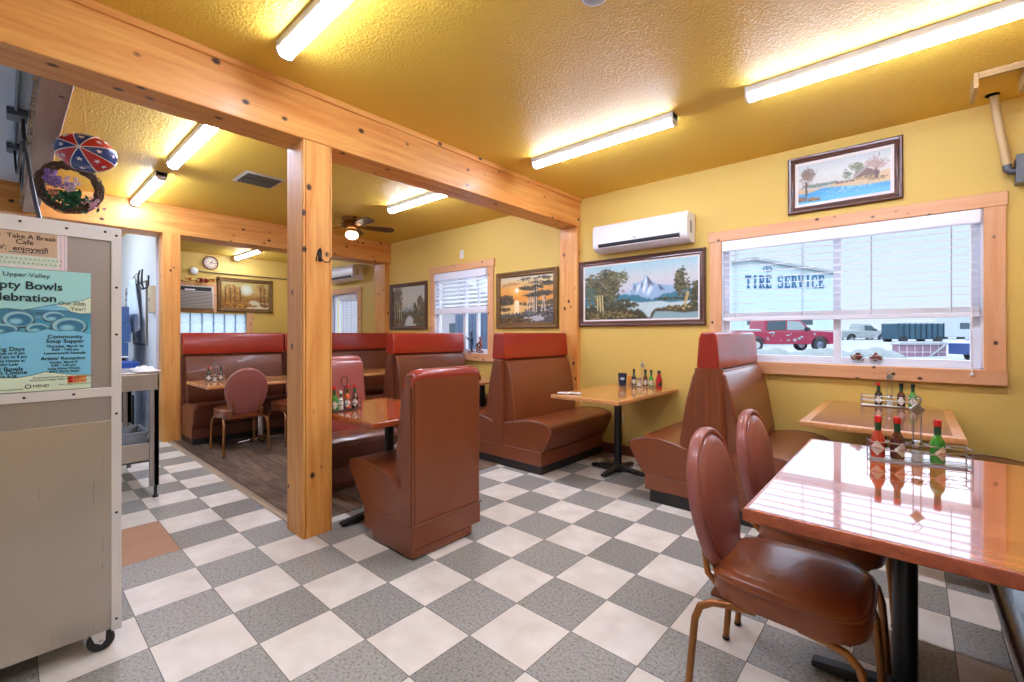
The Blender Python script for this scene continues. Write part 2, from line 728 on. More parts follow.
# ------------------------------------------------------------------ painted pictures
class Canvas:
    def __init__(s, w, h, seed):
        s.w, s.h = w, h
        s.a = np.zeros((h, w, 3))
        s.rng = np.random.default_rng(seed)
        yy, xx = np.mgrid[0:h, 0:w]
        s.x = (xx + 0.5) / w
        s.y = (yy + 0.5) / h            # 0 at the top
        s.asp = w / h

    def c(s, col):
        return np.array(srgb(*col)[:3])

    def grad(s, stops):
        ys = [p for p, _ in stops]
        for k in range(3):
            vals = [s.c(col)[k] for _, col in stops]
            s.a[..., k] = np.interp(s.y, ys, vals)

    def blend(s, mask, col):
        m = np.clip(mask, 0, 1)[..., None]
        s.a = s.a * (1 - m) + s.c(col) * m

    def ell(s, cx, cy, rx, ry, col, soft=0.25, alpha=1.0):
        d = ((s.x - cx) / rx) ** 2 + ((s.y - cy) / ry) ** 2
        s.blend(alpha * np.clip((1 - d) / soft, 0, 1), col)

    def below(s, xs, ys, col, soft=0.01, alpha=1.0, rough=0.0):
        e = np.interp(s.x, xs, ys)
        if rough:
            nz = np.interp(s.x[0], np.linspace(0, 1, 60), s.rng.normal(0, rough, 60))
            e = e + nz[None, :]
        s.blend(alpha * np.clip((s.y - e) / soft, 0, 1), col)

    def stroke(s, x0, y0, x1, y1, w, col, alpha=1.0):
        n = int(60 * max(abs(x1 - x0), abs(y1 - y0))) + 4
        m = np.zeros_like(s.x)
        for i in range(n):
            t = i / (n - 1)
            d = ((s.x - x0 - (x1 - x0) * t) * s.asp) ** 2 + (s.y - y0 - (y1 - y0) * t) ** 2
            m = np.maximum(m, np.clip(1.6 - d / (w * w), 0, 1))
        s.blend(m * alpha, col)

    def dabs(s, cx, cy, rx, ry, n, size, cols, alpha=0.8):
        k = max(3, int(n / 40))
        hubs = [(s.rng.normal(0, .45), s.rng.normal(0, .45)) for _ in range(k)]
        for _ in range(int(n * 2.0)):
            hx, hy = hubs[s.rng.integers(k)]
            u = hx + s.rng.normal(0, .30)
            v = hy + s.rng.normal(0, .30)
            if u * u + v * v > s.rng.uniform(.8, 1.7):
                continue
            z = size * s.rng.uniform(0.25, 0.85)
            s.ell(cx + rx * u, cy + ry * v, z / s.asp, z * 0.7, cols[s.rng.integers(len(cols))], 0.6, alpha)

    def grain(s, amt):
        s.a *= 1 + s.rng.normal(0, amt, s.a.shape[:2])[..., None]
        s.a = np.clip(s.a, 0, 1)

    def mesh(s, name, x0, x1, z0, z1, y):
        h, w = s.h, s.w
        xs = np.linspace(x0, x1, w + 1)
        zs = np.linspace(z1, z0, h + 1)
        v = [(float(X), y, float(Z)) for Z in zs for X in xs]
        f = [(r * (w + 1) + q, (r + 1) * (w + 1) + q, (r + 1) * (w + 1) + q + 1, r * (w + 1) + q + 1)
             for r in range(h) for q in range(w)]
        me = bpy.data.meshes.new(name)
        me.from_pydata(v, [], f)
        ca = me.color_attributes.new('Col', 'FLOAT_COLOR', 'CORNER')
        flat = np.ones((h * w, 4, 4))
        flat[..., :3] = s.a.reshape(h * w, 1, 3)
        ca.data.foreach_set('color', flat.ravel())
        me.materials.append(MATS['oil_paint'])
        return me


MATS['oil_paint'] = mat_paint()


# ------------------------------------------------------------------ palette
YELLOW = srgb(224, 191, 100)
M_WALL = plaster('yellow_wall_paint', YELLOW, 95, 0.15)
M_CEIL = plaster('yellow_ceiling_paint', srgb(231, 190, 74), 70, 0.30, rough=0.5)
M_KWALL = plaster('white_kitchen_paint', srgb(226, 232, 240), 90, 0.15)
PINE1, PINE2 = srgb(214, 134, 58), srgb(238, 178, 96)
M_PINE = {a: wood('pine_' + a.lower(), a, PINE1, PINE2, knots=1.0, kscale=8.5) for a in 'XYZ'}
M_CASING = {a: wood('pine_casing_' + a.lower(), a, srgb(216, 155, 106), srgb(230, 179, 132), knots=0.6, kscale=12.0) for a in 'XZ'}
M_TILE = mat_tiles()
M_PLANK = mat_planks()
M_BROWN = vinyl('brown_vinyl', srgb(130, 68, 38))
M_DKBROWN = vinyl('dark_brown_vinyl', srgb(110, 58, 36))
M_RED = vinyl('red_vinyl', srgb(160, 44, 24), .26)
M_PINK = vinyl('rose_brown_vinyl', srgb(152, 88, 80), 0.33)
M_ROSE = vinyl('rose_red_vinyl', srgb(160, 74, 64), 0.3)
M_KICK = plain('black_kick_rubber', srgb(34, 30, 28), 0.5)
M_BRONZE = plain('bronze_metal', srgb(156, 104, 60), 0.36, metal=0.75)
M_BLACK = plain('black_iron', srgb(24, 24, 25), 0.38, bump=0.05, bscale=150)
M_CHROME = plain('chrome', srgb(205, 205, 205), 0.16, metal=1.0)
M_WIRE = plain('steel_wire', srgb(180, 178, 172), 0.28, metal=0.9)
M_WHITE = plain('white_plastic', srgb(236, 237, 240), 0.32)
M_VINYLFRAME = plain('white_window_vinyl', srgb(226, 228, 236), 0.35)
M_BLIND = plain('white_blind_slat', srgb(240, 243, 252), 0.4)
M_DARK = plain('dark_slot', srgb(40, 40, 42), 0.6)
M_LAMP = emissive('fluorescent_lens', (0.91, 1.0, 1.32, 1), LAMP)
M_KLAMP = emissive('kitchen_lens', (0.80, 0.90, 1.0, 1), KITCHEN_LAMP)
M_PANE = glass_mat('window_glass', (0.97, 0.99, 1.0, 1))
M_STEEL = steel('brushed_steel', srgb(200, 192, 182), 0.30)
M_STEELDK = steel('grey_steel_panel', srgb(176, 170, 166), 0.45)
M_ALU = plain('aluminium_strip', srgb(226, 224, 222), 0.4, metal=0.3)
M_INK = plain('black_ink', srgb(20, 34, 40), 0.6)

# ================================================================== THE SETTING
ZC = 2.79            # ceiling height
WY = 1.49            # window wall
XF = -7.70           # far wall
XR = 3.22            # right wall (out of the picture)
YF = -4.7            # wall behind the camera

struct('floor', MB().box(-8.3, XR, YF, WY, -0.06, 0.0), M_TILE, 'checkerboard floor of grey flecked and cream vinyl tiles', 'floor', smooth=False)
struct('floor_dining', MB().box(XF, -0.70, -1.53, WY, -0.02, 0.004), M_PLANK, 'dark wood plank floor under the booths behind the posts', 'floor', smooth=False)
struct('trim_1', MB().prism([(-1.565, 0), (-1.51, 0), (-1.51, 0.005), (-1.53, 0.012), (-1.55, 0.012), (-1.565, 0.004)], 'yz', -4.2, -0.74),
       plain('threshold_strip', srgb(168, 152, 130), 0.4, metal=0.2), 'pale threshold strip between checkerboard tiles and wood planks', 'threshold')
struct('ceiling', MB().box(-8.3, XR, YF, WY + 0.12, ZC, ZC + 0.1), M_CEIL, 'mustard yellow ceiling with coarse knockdown texture', 'ceiling', smooth=False)
struct('ceiling_kitchen', MB().box(-8.3, -0.74, YF, -2.716, 2.755, 2.785), plain('blue_white_paint', srgb(196, 208, 224), 0.5, bump=0.1),
       'bluish white painted ceiling left of the cross beam', 'ceiling', smooth=False)


def wall_with_holes(x0, x1, y0, y1, z0, z1, holes):
    mb = MB()
    x = x0
    for hx0, hx1, hz0, hz1 in sorted(holes):
        mb.box(x, hx0, y0, y1, z0, z1)
        mb.box(hx0, hx1, y0, y1, z0, hz0)
        mb.box(hx0, hx1, y0, y1, hz1, z1)
        x = hx1
    mb.box(x, x1, y0, y1, z0, z1)
    return mb


W1 = (1.02, 2.662, 1.034, 2.105)
W2 = (-3.08, -1.945, 1.0, 2.17)
W3 = (-6.3, -5.31, 1.0, 2.03)
struct('wall_back', wall_with_holes(-7.82, XR + 0.1, WY, WY + 0.14, 0, ZC, [W1, W2, W3]), M_WALL,
       'yellow painted wall with three windows and framed landscapes', 'wall', smooth=False)
# far wall: glass-block opening and the air-conditioner sleeve above it
GB = (-0.72, 0.40, 1.12, 1.66)
mb = MB()
mb.box(XF - 0.14, XF, -1.54, GB[0], 0, ZC).box(XF - 0.14, XF, GB[1], WY, 0, ZC)
mb.box(XF - 0.14, XF, GB[0], GB[1], 0, GB[2]).box(XF - 0.14, XF, GB[0], GB[1], GB[3], ZC)
struct('wall_far', mb, M_WALL, 'yellow wall at the far end with clock, cooler and glass blocks', 'wall', smooth=False)
struct('wall_right', MB().box(XR, XR + 0.1, YF, WY, 0, ZC), M_WALL, 'yellow wall on the right side of the dining room', 'wall', smooth=False)
struct('wall_front', MB().box(-8.3, XR, YF - 0.1, YF, 0, ZC), M_KWALL, 'pale wall behind the viewer', 'wall', smooth=False)
struct('wall_kitchen', MB().box(-8.3, -4.60, -1.6, -1.52, 0, ZC), M_KWALL, 'bluish white kitchen wall with hung apron', 'wall', smooth=False)
struct('wall_left', MB().box(-8.4, -8.3, YF, -1.5, 0, ZC), M_KWALL, 'white wall at the far end of the kitchen', 'wall', smooth=False)
struct('baseboard_back', MB().box(-0.49, 1.0, WY - 0.016, WY, 0, 0.10), plain('brown_base', srgb(110, 62, 40), 0.45),
       'brown baseboard under the yellow wall beside the window table', 'baseboard')

# timber frame
BX0, BX1 = -0.74, -0.49
struct('beam', MB().box(BX0, BX1, YF, WY, 2.475, ZC), M_PINE['Y'], 'knotty pine ceiling beam carried by the nearest square post', 'beam', bevel=0.008)
struct('beam.001', MB().box(-4.62, -4.25, YF, WY, 2.455, ZC), M_PINE['Y'], 'knotty pine beam farther back above the long red bench', 'beam', bevel=0.008)
struct('beam.002', MB().box(-4.25, BX0, -2.714, -2.602, 2.475, ZC), wood('weathered_pine', 'X', srgb(150, 116, 92), srgb(178, 140, 112), knots=0.5), 'narrow weathered cross beam above the steel cabinet', 'beam', bevel=0.006)
struct('trim_2', MB().box(BX1 - 0.01, BX1 + 0.018, YF, WY, 2.752, ZC), M_PINE['Y'], 'thin pine strip along the top edge of the nearest beam', 'trim', bevel=0.003)


def post(name, x0, x1, y0, y1, z1, label, boards=False):
    mb = MB()
    if boards:      # two boards lapped round a core: the joint lines show near the corner
        mb.box(x0, x1 - 0.024, y0, y1, 0, z1)
        mb.box(x1 - 0.022, x1, y0 + 0.0, y0 + 0.014, 0, z1)
        mb.box(x1 - 0.022, x1, y0 + 0.017, y1 - 0.014, 0, z1)
        mb.box(x1 - 0.022, x1, y1 - 0.011, y1, 0, z1)
    else:
        mb.box(x0, x1, y0, y1, 0, z1)
    return struct(name, mb, M_PINE['Z'], label, 'post', bevel=0.004)


post('pillar', -0.735, -0.495, -1.605, -1.42, 2.476, 'big square knotty pine post in the middle of the picture', True)
post('pillar.001', -4.43, -4.235, -1.60, -1.43, 2.457, 'square pine post at the kitchen end of the long red bench')
post('pillar.002', -0.735, -0.495, 1.432, WY, 2.476, 'pine wall post between sunset painting and mountain painting')
post('pillar.003', -4.60, -4.30, 1.40, WY, 2.457, 'pine wall post left of the autumn stream painting')

# ------------------------------------------------------------------ windows (setting)
M_CX, M_CZ = M_CASING['X'], M_CASING['Z']


def window(name, hole, label, cw, overhang, mull, casing_y=0.022, fr=0.045, sill_h=0.10, sash_z=None, head=.10):
    x0, x1, z0, z1 = hole
    root = thing(name, label, 'window', ((x0 + x1) / 2, WY, z0))
    root['kind'] = 'structure'
    L = lambda v: v - (x0 + x1) / 2
    a, b, h = L(x0), L(x1), z1 - z0
    # reveal liner
    mb = MB()
    mb.box(a - .001, a + .012, -0.004, .10, 0, h).box(b - .012, b + .001, -0.004, .10, 0, h)
    mb.box(a, b, -0.004, .10, h - .012, h).box(a, b, -0.004, .10, -.001, .012)
    part('reveal_liner', mb, M_VINYLFRAME, root)
    # casing boards
    part('head_casing', MB().box(a - cw - overhang, b + cw + overhang, -casing_y - .006, -.001, h, h + head), M_CX, root, bevel=0.004)
    part('side_casing', MB().box(a - cw, a, -casing_y, -.001, 0, h), M_CZ, root, bevel=0.003)
    part('side_casing', MB().box(b, b + cw, -casing_y, -.001, 0, h), M_CZ, root, bevel=0.003)
    part('window_sill', MB().box(a - cw - overhang * .6, b + cw + overhang * .6, -casing_y - .02, -.001, -sill_h, -.001), M_CX, root, bevel=0.004)
    # frame and sashes
    fy0, fy1 = .035, .085
    mb = MB().frame(a + .012, b - .012, .012, h - .012, [(0, fy0), (fr, fy0), (fr, fy1), (0, fy1)])
    for mx, wd in mull:
        mb.box(L(mx) - wd / 2, L(mx) + wd / 2, fy0 - .004, fy1, .012, h - .012)
    part('window_frame', mb, M_VINYLFRAME, root, bevel=0.003)
    if sash_z:
        mb = MB()
        for zz in sash_z:
            mb.box(a + .03, b - .03, fy0 + .01, fy1 - .01, zz - .012, zz + .012)
        part('sash_rail', mb, M_VINYLFRAME, root, bevel=0.002)
    part('pane', MB().box(a + .03, b - .03, .060, .064, .03, h - .03), M_PANE, root)
    return root


win1 = window('window_1', W1, 'wide slider window in pine casing with street view behind raised blind', 0.102, 0.008, [(1.868, .05)], head=.092)
win2 = window('window_2', W2, 'narrower window in pine casing behind the red booths with half lowered blind', 0.105, 0.02, [(-2.46, .05), (-2.2, .03)])
win3 = window('window_3', W3, 'window in pine casing in the far room under a wall cooler', 0.12, 0.015, [(-5.8, .05)])

# glass blocks in the far wall
gb = thing('window_4', 'row of pale blue glass blocks in the far wall under the window cooler', 'window', (XF, (GB[0] + GB[1]) / 2, GB[2]))
gb['kind'] = 'structure'
M_BLOCK = bpy.data.materials.new('glass_block')
M_BLOCK.use_nodes = True
_n, _l = M_BLOCK.node_tree.nodes, M_BLOCK.node_tree.links
_n.clear()
_o = _n.new('ShaderNodeOutputMaterial')
_t = _n.new('ShaderNodeBsdfTranslucent')
_t.inputs[0].default_value = (.80, .88, .95, 1)
_c = _n.new('ShaderNodeBsdfTransparent')
_c.inputs[0].default_value = (.85, .92, 1.0, 1)
_g = _n.new('ShaderNodeBsdfGlossy')
_g.inputs['Roughness'].default_value = .12
_m1 = _n.new('ShaderNodeMixShader')
_m2 = _n.new('ShaderNodeMixShader')
_nz = _n.new('ShaderNodeTexNoise')
_nz.inputs['Scale'].default_value = 22
_l.new(_nz.outputs['Fac'], _m1.inputs[0])
_l.new(_t.outputs[0], _m1.inputs[1])
_l.new(_c.outputs[0], _m1.inputs[2])
_m2.inputs[0].default_value = .08
_l.new(_m1.outputs[0], _m2.inputs[1])
_l.new(_g.outputs[0], _m2.inputs[2])
_l.new(_m2.outputs[0], _o.inputs[0])
w = GB[1] - GB[0]
for i in range(6):
    for j in range(3):
        y = -w / 2 + (i + .5) * w / 6
        z = (j + .5) * .18
        mb = MB().box(-.08, -.012, y - w / 12 + .006, y + w / 12 - .006, z - .084, z + .084)
        c = MB()
        part('glass_block', mb, M_BLOCK, gb, bevel=0.02, seg=3)
plain('block_mortar', srgb(150, 176, 206), 0.7)
mb = MB()
for i in range(7):
    y = -w / 2 + i * w / 6
    mb.box(-.075, -.02, y - .006, y + .006, 0, .54)
part('mortar_joint', mb, MATS['block_mortar'], gb)
part('side_casing', MB().box(-.001, .024, w / 2, w / 2 + .12, -.1, .60), M_CZ, gb, bevel=.003)

# ================================================================== BLINDS
def blind(name, label, x0, x1, ztop, zbot, y, head_h, rail_h, tilt, pitch, cords, bunch=0, group=None):
    cx = (x0 + x1) / 2
    root = thing(name, label, 'window blind', (cx, y, zbot), group=group)
    hw = (x1 - x0) / 2
    H = ztop - zbot
    part('valance', MB().box(-hw, hw, -.036, .03, H - head_h, H), M_BLIND, root, bevel=.006)
    mb = MB()
    z = rail_h + .03 + bunch * .006
    depth = .025
    while z < H - head_h - .01:
        dz = depth * math.sin(tilt)
        dy = depth * math.cos(tilt)
        mb.add([(-hw + .01, -dy, z - dz), (hw - .01, -dy, z - dz), (hw - .01, dy, z + dz), (-hw + .01, dy, z + dz),
                (-hw + .01, -dy, z - dz + .003), (hw - .01, -dy, z - dz + .003), (hw - .01, dy, z + dz + .003), (-hw + .01, dy, z + dz + .003)],
               [(0, 3, 2, 1), (4, 5, 6, 7), (0, 1, 5, 4), (2, 3, 7, 6), (1, 2, 6, 5), (0, 4, 7, 3)])
        z += pitch
    part('slats', mb, M_BLIND, root, smooth=False)
    if bunch:
        mb = MB()
        for i in range(bunch):
            mb.box(-hw + .01, hw - .01, -.025, .025, rail_h + .003 + i * .006, rail_h + .0075 + i * .006)
        part('gathered_slats', mb, M_BLIND, root)
    part('bottom_rail', MB().box(-hw + .005, hw - .005, -.026, .026, 0, rail_h), M_BLIND, root, bevel=.005)
    for c in cords:
        for yy in (-.03, .03):
            part('ladder_cord', MB().tube([(c - cx, yy, rail_h), (c - cx, yy, H - head_h)], .0022, 5), plain('grey_cord', srgb(168, 170, 182), 0.7), root)
    return root


b1 = blind('venetian_blind', 'white venetian blind with open slats drawn half way up the wide street window', 1.033, 2.65, 2.098, 1.385, WY - .005, .09, .032, R(1), .054, [1.14, 1.643, 2.08, 2.51], bunch=6)
part('tilt_wand', MB().tube([(.76, -.04, .60), (.765, -.045, -.38)], .004, 6).ball((.765, -.045, -.385), .012, 8, 6), M_WHITE, b1)
b2 = blind('venetian_blind', 'white venetian blind with tilted slats half lowered behind the red booths', -3.065, -1.96, 2.155, 1.56, WY + .0, .10, .085, R(38), .058, [-2.85, -2.5, -2.12])
b3 = blind('venetian_blind', 'closed white blind in the far room window', -5.98, -5.34, 2.0, 1.06, WY + .0, .09, .04, R(52), .05, [-5.8, -5.5])

# ================================================================== CEILING FIXTURES
def tube_light(x0, x1, y, label, z=ZC, lamp=None, group='long fluorescent ceiling strips'):
    L = x1 - x0
    root = thing('fluorescent_light', label, 'ceiling light', ((x0 + x1) / 2, y, z), group=group)
    h = L / 2
    part('housing', MB().prism([(.044, -.0005), (.044, -.03), (.036, -.042), (-.036, -.042), (-.044, -.03), (-.044, -.0005)], 'yz', -h, h), M_WHITE, root, bevel=.002, label='white metal housing')
    poly = [(.034, -.041), (.038, -.052), (.028, -.070), (.010, -.077), (-.010, -.077), (-.028, -.070), (-.038, -.052), (-.034, -.041)]
    part('lens', MB().prism(poly, 'yz', -h + .012, h - .012), lamp or M_LAMP, root, label='glowing white lens')
    for s in (-1, 1):
        xx = sorted((s * h, s * (h - .014)))
        part('end_cap', MB().prism([(.046, -.0005), (.044, -.05), (.032, -.074), (.012, -.081), (-.012, -.081), (-.032, -.074), (-.044, -.05), (-.046, -.0005)], 'yz', *xx), M_WHITE, root)
    return root


tube_light(-.15, 1.07, -1.85, 'glowing ceiling strip cut by the top edge, just right of the nearest beam', group=None)
tube_light(-.15, 1.09, .24, 'glowing ceiling strip above the framed mountain painting and wall cooler', group=None)
tube_light(1.54, 2.78, .24, 'long glowing ceiling strip above the barn painting, nearest the pale conduit', group=None)
tube_light(1.54, 2.76, -1.85, 'added glowing ceiling strip, out of view above the glossy table', group=None)  # unseen strip continuing the row, added because the room light needs it
tube_light(-2.52, -1.28, -1.85, 'glowing ceiling strip behind the nearest beam, closer of the two in line over the aisle', group=None)
tube_light(-4.22, -2.95, -1.85, 'glowing ceiling strip over the aisle, farther of two in line, next to the hanging ball', group=None)
tube_light(-2.36, -1.12, .24, 'glowing ceiling strip between the ceiling fan and the nearest beam', group=None)
tube_light(-7.55, -6.31, .18, 'glowing ceiling strip in the far room next to the wall clock', group=None)
tube_light(-6.2, -5.0, -3.0, 'bluish kitchen ceiling strip beyond the steel table, out of view', z=2.755, lamp=M_KLAMP, group=None)

vent = thing('ceiling_vent', 'flat ceiling vent with dark slots left of the big post', 'air vent', (-2.51, -1.16, ZC), R(90))
part('frame', MB().frame(-.18, .18, -.2, .2, [(0, -.001), (.028, -.012), (.028, -.001)], Matrix(((1, 0, 0, 0), (0, 0, 1, 0), (0, 1, 0, 0), (0, 0, 0, 1)))), plain('vent_white', srgb(206, 198, 180), 0.5), vent)
part('backing', MB().box(-.155, .155, -.175, .175, -.004, -.001), M_DARK, vent)
mb = MB()
for i in range(9):
    xx = -.14 + i * .035
    mb.add([(xx, -.174, -.003), (xx + .02, -.174, -.013), (xx + .02, .174, -.013), (xx, .174, -.003)], [(0, 1, 2, 3)])
mb.box(-.155, .155, -.006, .006, -.014, -.003)
part('slats', mb, plain('vent_grey', srgb(92, 84, 70), 0.5), vent)

sd = thing('smoke_detector', 'round smoke detector cut by the top edge of the picture', 'smoke detector', (1.265, -1.10, ZC))
part('body', MB().lathe([(.058, -.034), (.066, -.02), (.07, -.0005)], 24), M_WHITE, sd)
part('grille', MB().lathe([(.001, -.042), (.036, -.041), (.05, -.034)], 24), plain('grille_grey', srgb(150, 146, 138), 0.6), sd)

# ceiling fan ------------------------------------------------------
fan = thing('ceiling_fan', 'brass hugger ceiling fan with dark blades and a lit globe', 'ceiling fan', (-3.19, .2, ZC))
M_BRASS = plain('antique_brass', srgb(150, 104, 54), 0.28, metal=0.9)
part('motor_housing', MB().lathe([(.055, -.155), (.075, -.15), (.12, -.125), (.135, -.10), (.125, -.075), (.10, -.055), (.115, -.04), (.13, -.0005)], 28), M_BRASS, fan)
part('light_kit', MB().lathe([(.05, -.185), (.06, -.17), (.055, -.15)], 24), M_BRASS, fan)
part('globe', MB().lathe([(.0001, -.285), (.035, -.28), (.066, -.262), (.082, -.235), (.08, -.205), (.06, -.182)], 24), emissive('globe_glow', (1.0, 0.86, 0.6, 1), 4.0), fan, label='glowing white glass globe')
M_BLADE = wood('blade_walnut', 'X', srgb(74, 44, 26), srgb(104, 66, 40), rough=0.35)
for k in range(5):
    M = Matrix.Rotation(R(-4 + 72 * k), 4, 'Z') @ Matrix.Rotation(R(-17), 4, 'X')
    mb = MB()
    out = [(.17, -.05), (.45, -.068), (.52, -.06), (.545, -.03), (.55, 0), (.545, .03), (.52, .06), (.45, .068), (.17, .05)]
    mb.prism(out, 'xy', -.003, .003, M=Matrix.Translation((0, 0, -.11)) @ M)
    bl = part('blade', mb, M_BLADE, fan, bevel=.002)
    mb = MB().prism([(.10, -.012), (.16, -.03), (.24, -.018), (.24, .018), (.16, .03), (.10, .012)], 'xy', -.008, -.003, M=Matrix.Translation((0, 0, -.11)) @ M)
    part('blade_iron', mb, M_BRASS, bl)
part('pull_chain', MB().tube([(.05, 0, -.18), (.052, 0, -.5)], .0025, 5).ball((.052, 0, -.51), .01, 8, 6), M_BRASS, fan)

# ================================================================== BOOTHS
SEAT_PROF = [(.05, .20), (.525, .20), (.552, .225), (.60, .32), (.635, .395), (.638, .418), (.622, .442), (.575, .463), (.49, .476), (.38, .474), (.25, .458), (.12, .432), (.05, .415)]
SEAT_LOW = [(.05, .20), (.50, .20), (.525, .23), (.545, .30), (.562, .385), (.565, .41), (.552, .437), (.51, .458), (.45, .470), (.36, .468), (.25, .452), (.12, .43), (.05, .415)]


def smooth_poly(poly, it=1):
    for _ in range(it):
        q = []
        n = len(poly)
        for i in range(n):
            a, b = poly[i], poly[(i + 1) % n]
            q.append((a[0] * .75 + b[0] * .25, a[1] * .75 + b[1] * .25))
            q.append((a[0] * .25 + b[0] * .75, a[1] * .25 + b[1] * .75))
        poly = q
    return poly


def flip(poly, s):
    return poly if s > 0 else [(-u, w) for u, w in poly][::-1]


def seat_part(root, s, W, y0, mat, prof=SEAT_PROF):
    """Upholstered seat with piped ends."""
    p = flip(prof, s)
    n = len(p)
    mb = MB().prism(p, 'xz', y0, W)
    st = part('seat', mb, mat, root, bevel=.016, seg=3, angle=50)
    # welt along the near and far edge of the end panels
    for yy in (y0 + .004, W - .004):
        part('piping', MB().tube([(u, yy, w) for u, w in flip(prof, s)], .005, 6, closed=True), mat, st)
    return st


def end_board(root, poly, y0, W, mat):
    return part('end_panel', MB().prism(poly, 'xz', y0, W), mat, root, bevel=.006, seg=2)


def double_booth(name, label, cx, y0, W, seat_mat, head_mat, spine_w=.055, flare=0.0, group=None, head_t=.072, lean=.05, gather=False, prof=None, base=.527):
    root = thing(name, label, 'restaurant booth', (cx, y0, 0), group=group)
    part('toe_kick', MB().box(-base + (.007 if base > .5 else .04), base - (.007 if base > .5 else .04), .012, W, 0, .085), M_KICK, root)
    part('base', MB().box(-base, base, .002, W, .075 if base > .5 else .09, .20), seat_mat, root, bevel=.008)
    for s in (-1, 1):
        seat_part(root, s, W, 0.0, seat_mat, prof or SEAT_PROF)
        # sloped back cushion
        cush = flip([(.05, .42), (.145 + lean, .43), (.150 + lean, .50), (.125 + lean * .6, .80), (.10 + lean * .2, .985), (.085, 1.008), (.05, 1.01)], s)
        bc = part('back_cushion', MB().prism(cush, 'xz', .025, W - .01), seat_mat, root, bevel=.02, seg=3, angle=60)
    if gather:
        # gathered vinyl wrapped round the exposed end of the back
        mb = MB()
        N = 16
        rows = [(.20, .125), (.5, .125), (.8, .105), (1.03, .088)]
        v, f = [], []
        for z, hw in rows:
            for k in range(N + 1):
                t = k / N * 2 - 1
                v.append((t * hw, -.018 - .009 * math.cos(t * PI * 2.5) + .025 * abs(t) ** 3, z))
        for z, hw in rows:
            for k in range(N + 1):
                t = k / N * 2 - 1
                v.append((t * hw, .06, z))
        m = (N + 1)
        for r in range(3):
            for k in range(N):
                f.append([r * m + k, r * m + k + 1, (r + 1) * m + k + 1, (r + 1) * m + k])
        o = 4 * m
        for r in range(3):
            f.append([r * m, (r + 1) * m, o + (r + 1) * m, o + r * m])
            f.append([r * m + N, o + r * m + N, o + (r + 1) * m + N, (r + 1) * m + N])
        f.append([3 * m + k for k in range(N + 1)] + [o + 3 * m + k for k in range(N, -1, -1)])
        mb.add(v, f)
        part('gathered_end', mb, seat_mat, root, angle=70)
        part('end_panel', MB().box(-.085, .085, .03, W, .20, 1.02), seat_mat, root, bevel=.01)
    else:
        end_board(root, [(-spine_w - .004, .20), (spine_w + .012, .20), (spine_w, 1.02), (-spine_w, 1.02)], -.012, W, seat_mat)
    hb = part('headrest', MB().prism([(-head_t - .012, 1.022), (head_t + .012, 1.022), (head_t + .014, 1.06), (head_t, 1.24), (head_t - .015, 1.283), (-head_t + .015, 1.283), (-head_t, 1.24), (-head_t - .014, 1.06)], 'xz', .0, W), head_mat, root, bevel=.016, seg=3, angle=50, label='red padded headrest')
    return root


def bench(name, label, x_back, y0, y1, seat_mat, head_mat, group=None, back_t=.10, head=True, depth=None, face=1):
    """One-sided bench against a line at X_BACK, facing +x (FACE=1) or -x."""
    W = y1 - y0
    s = face
    root = thing(name, label, 'restaurant booth', (x_back, y0, 0), group=group)
    bx = lambda a, b: sorted((s * a, s * b))
    part('toe_kick', MB().box(*bx(.0, .48), .012, W, 0, .085), M_KICK, root)
    part('base', MB().box(*bx(.0, .487), .002, W, .075, .20), seat_mat, root, bevel=.008)
    seat_part(root, s, W, 0.0, seat_mat, SEAT_LOW if depth is None else depth)
    prof = flip([(.05, .42), (.175, .43), (.18, .50), (.14, .80), (.105, .985), (.09, 1.008), (.05, 1.01)], s)
    part('back_cushion', MB().prism(prof, 'xz', .025, W - .025), seat_mat, root, bevel=.02, seg=3, angle=60)
    end_board(root, flip([(0, .20), (.075, .20), (.062, 1.02), (0, 1.02)], s), -.008, W, seat_mat)
    if head:
        part('headrest', MB().prism(flip([(0, 1.022), (.105, 1.022), (.108, 1.06), (.095, 1.24), (.08, 1.283), (.01, 1.283), (0, 1.25)], s), 'xz', 0, W), head_mat, root, bevel=.014, seg=3, angle=50, label='red padded headrest')
    return root


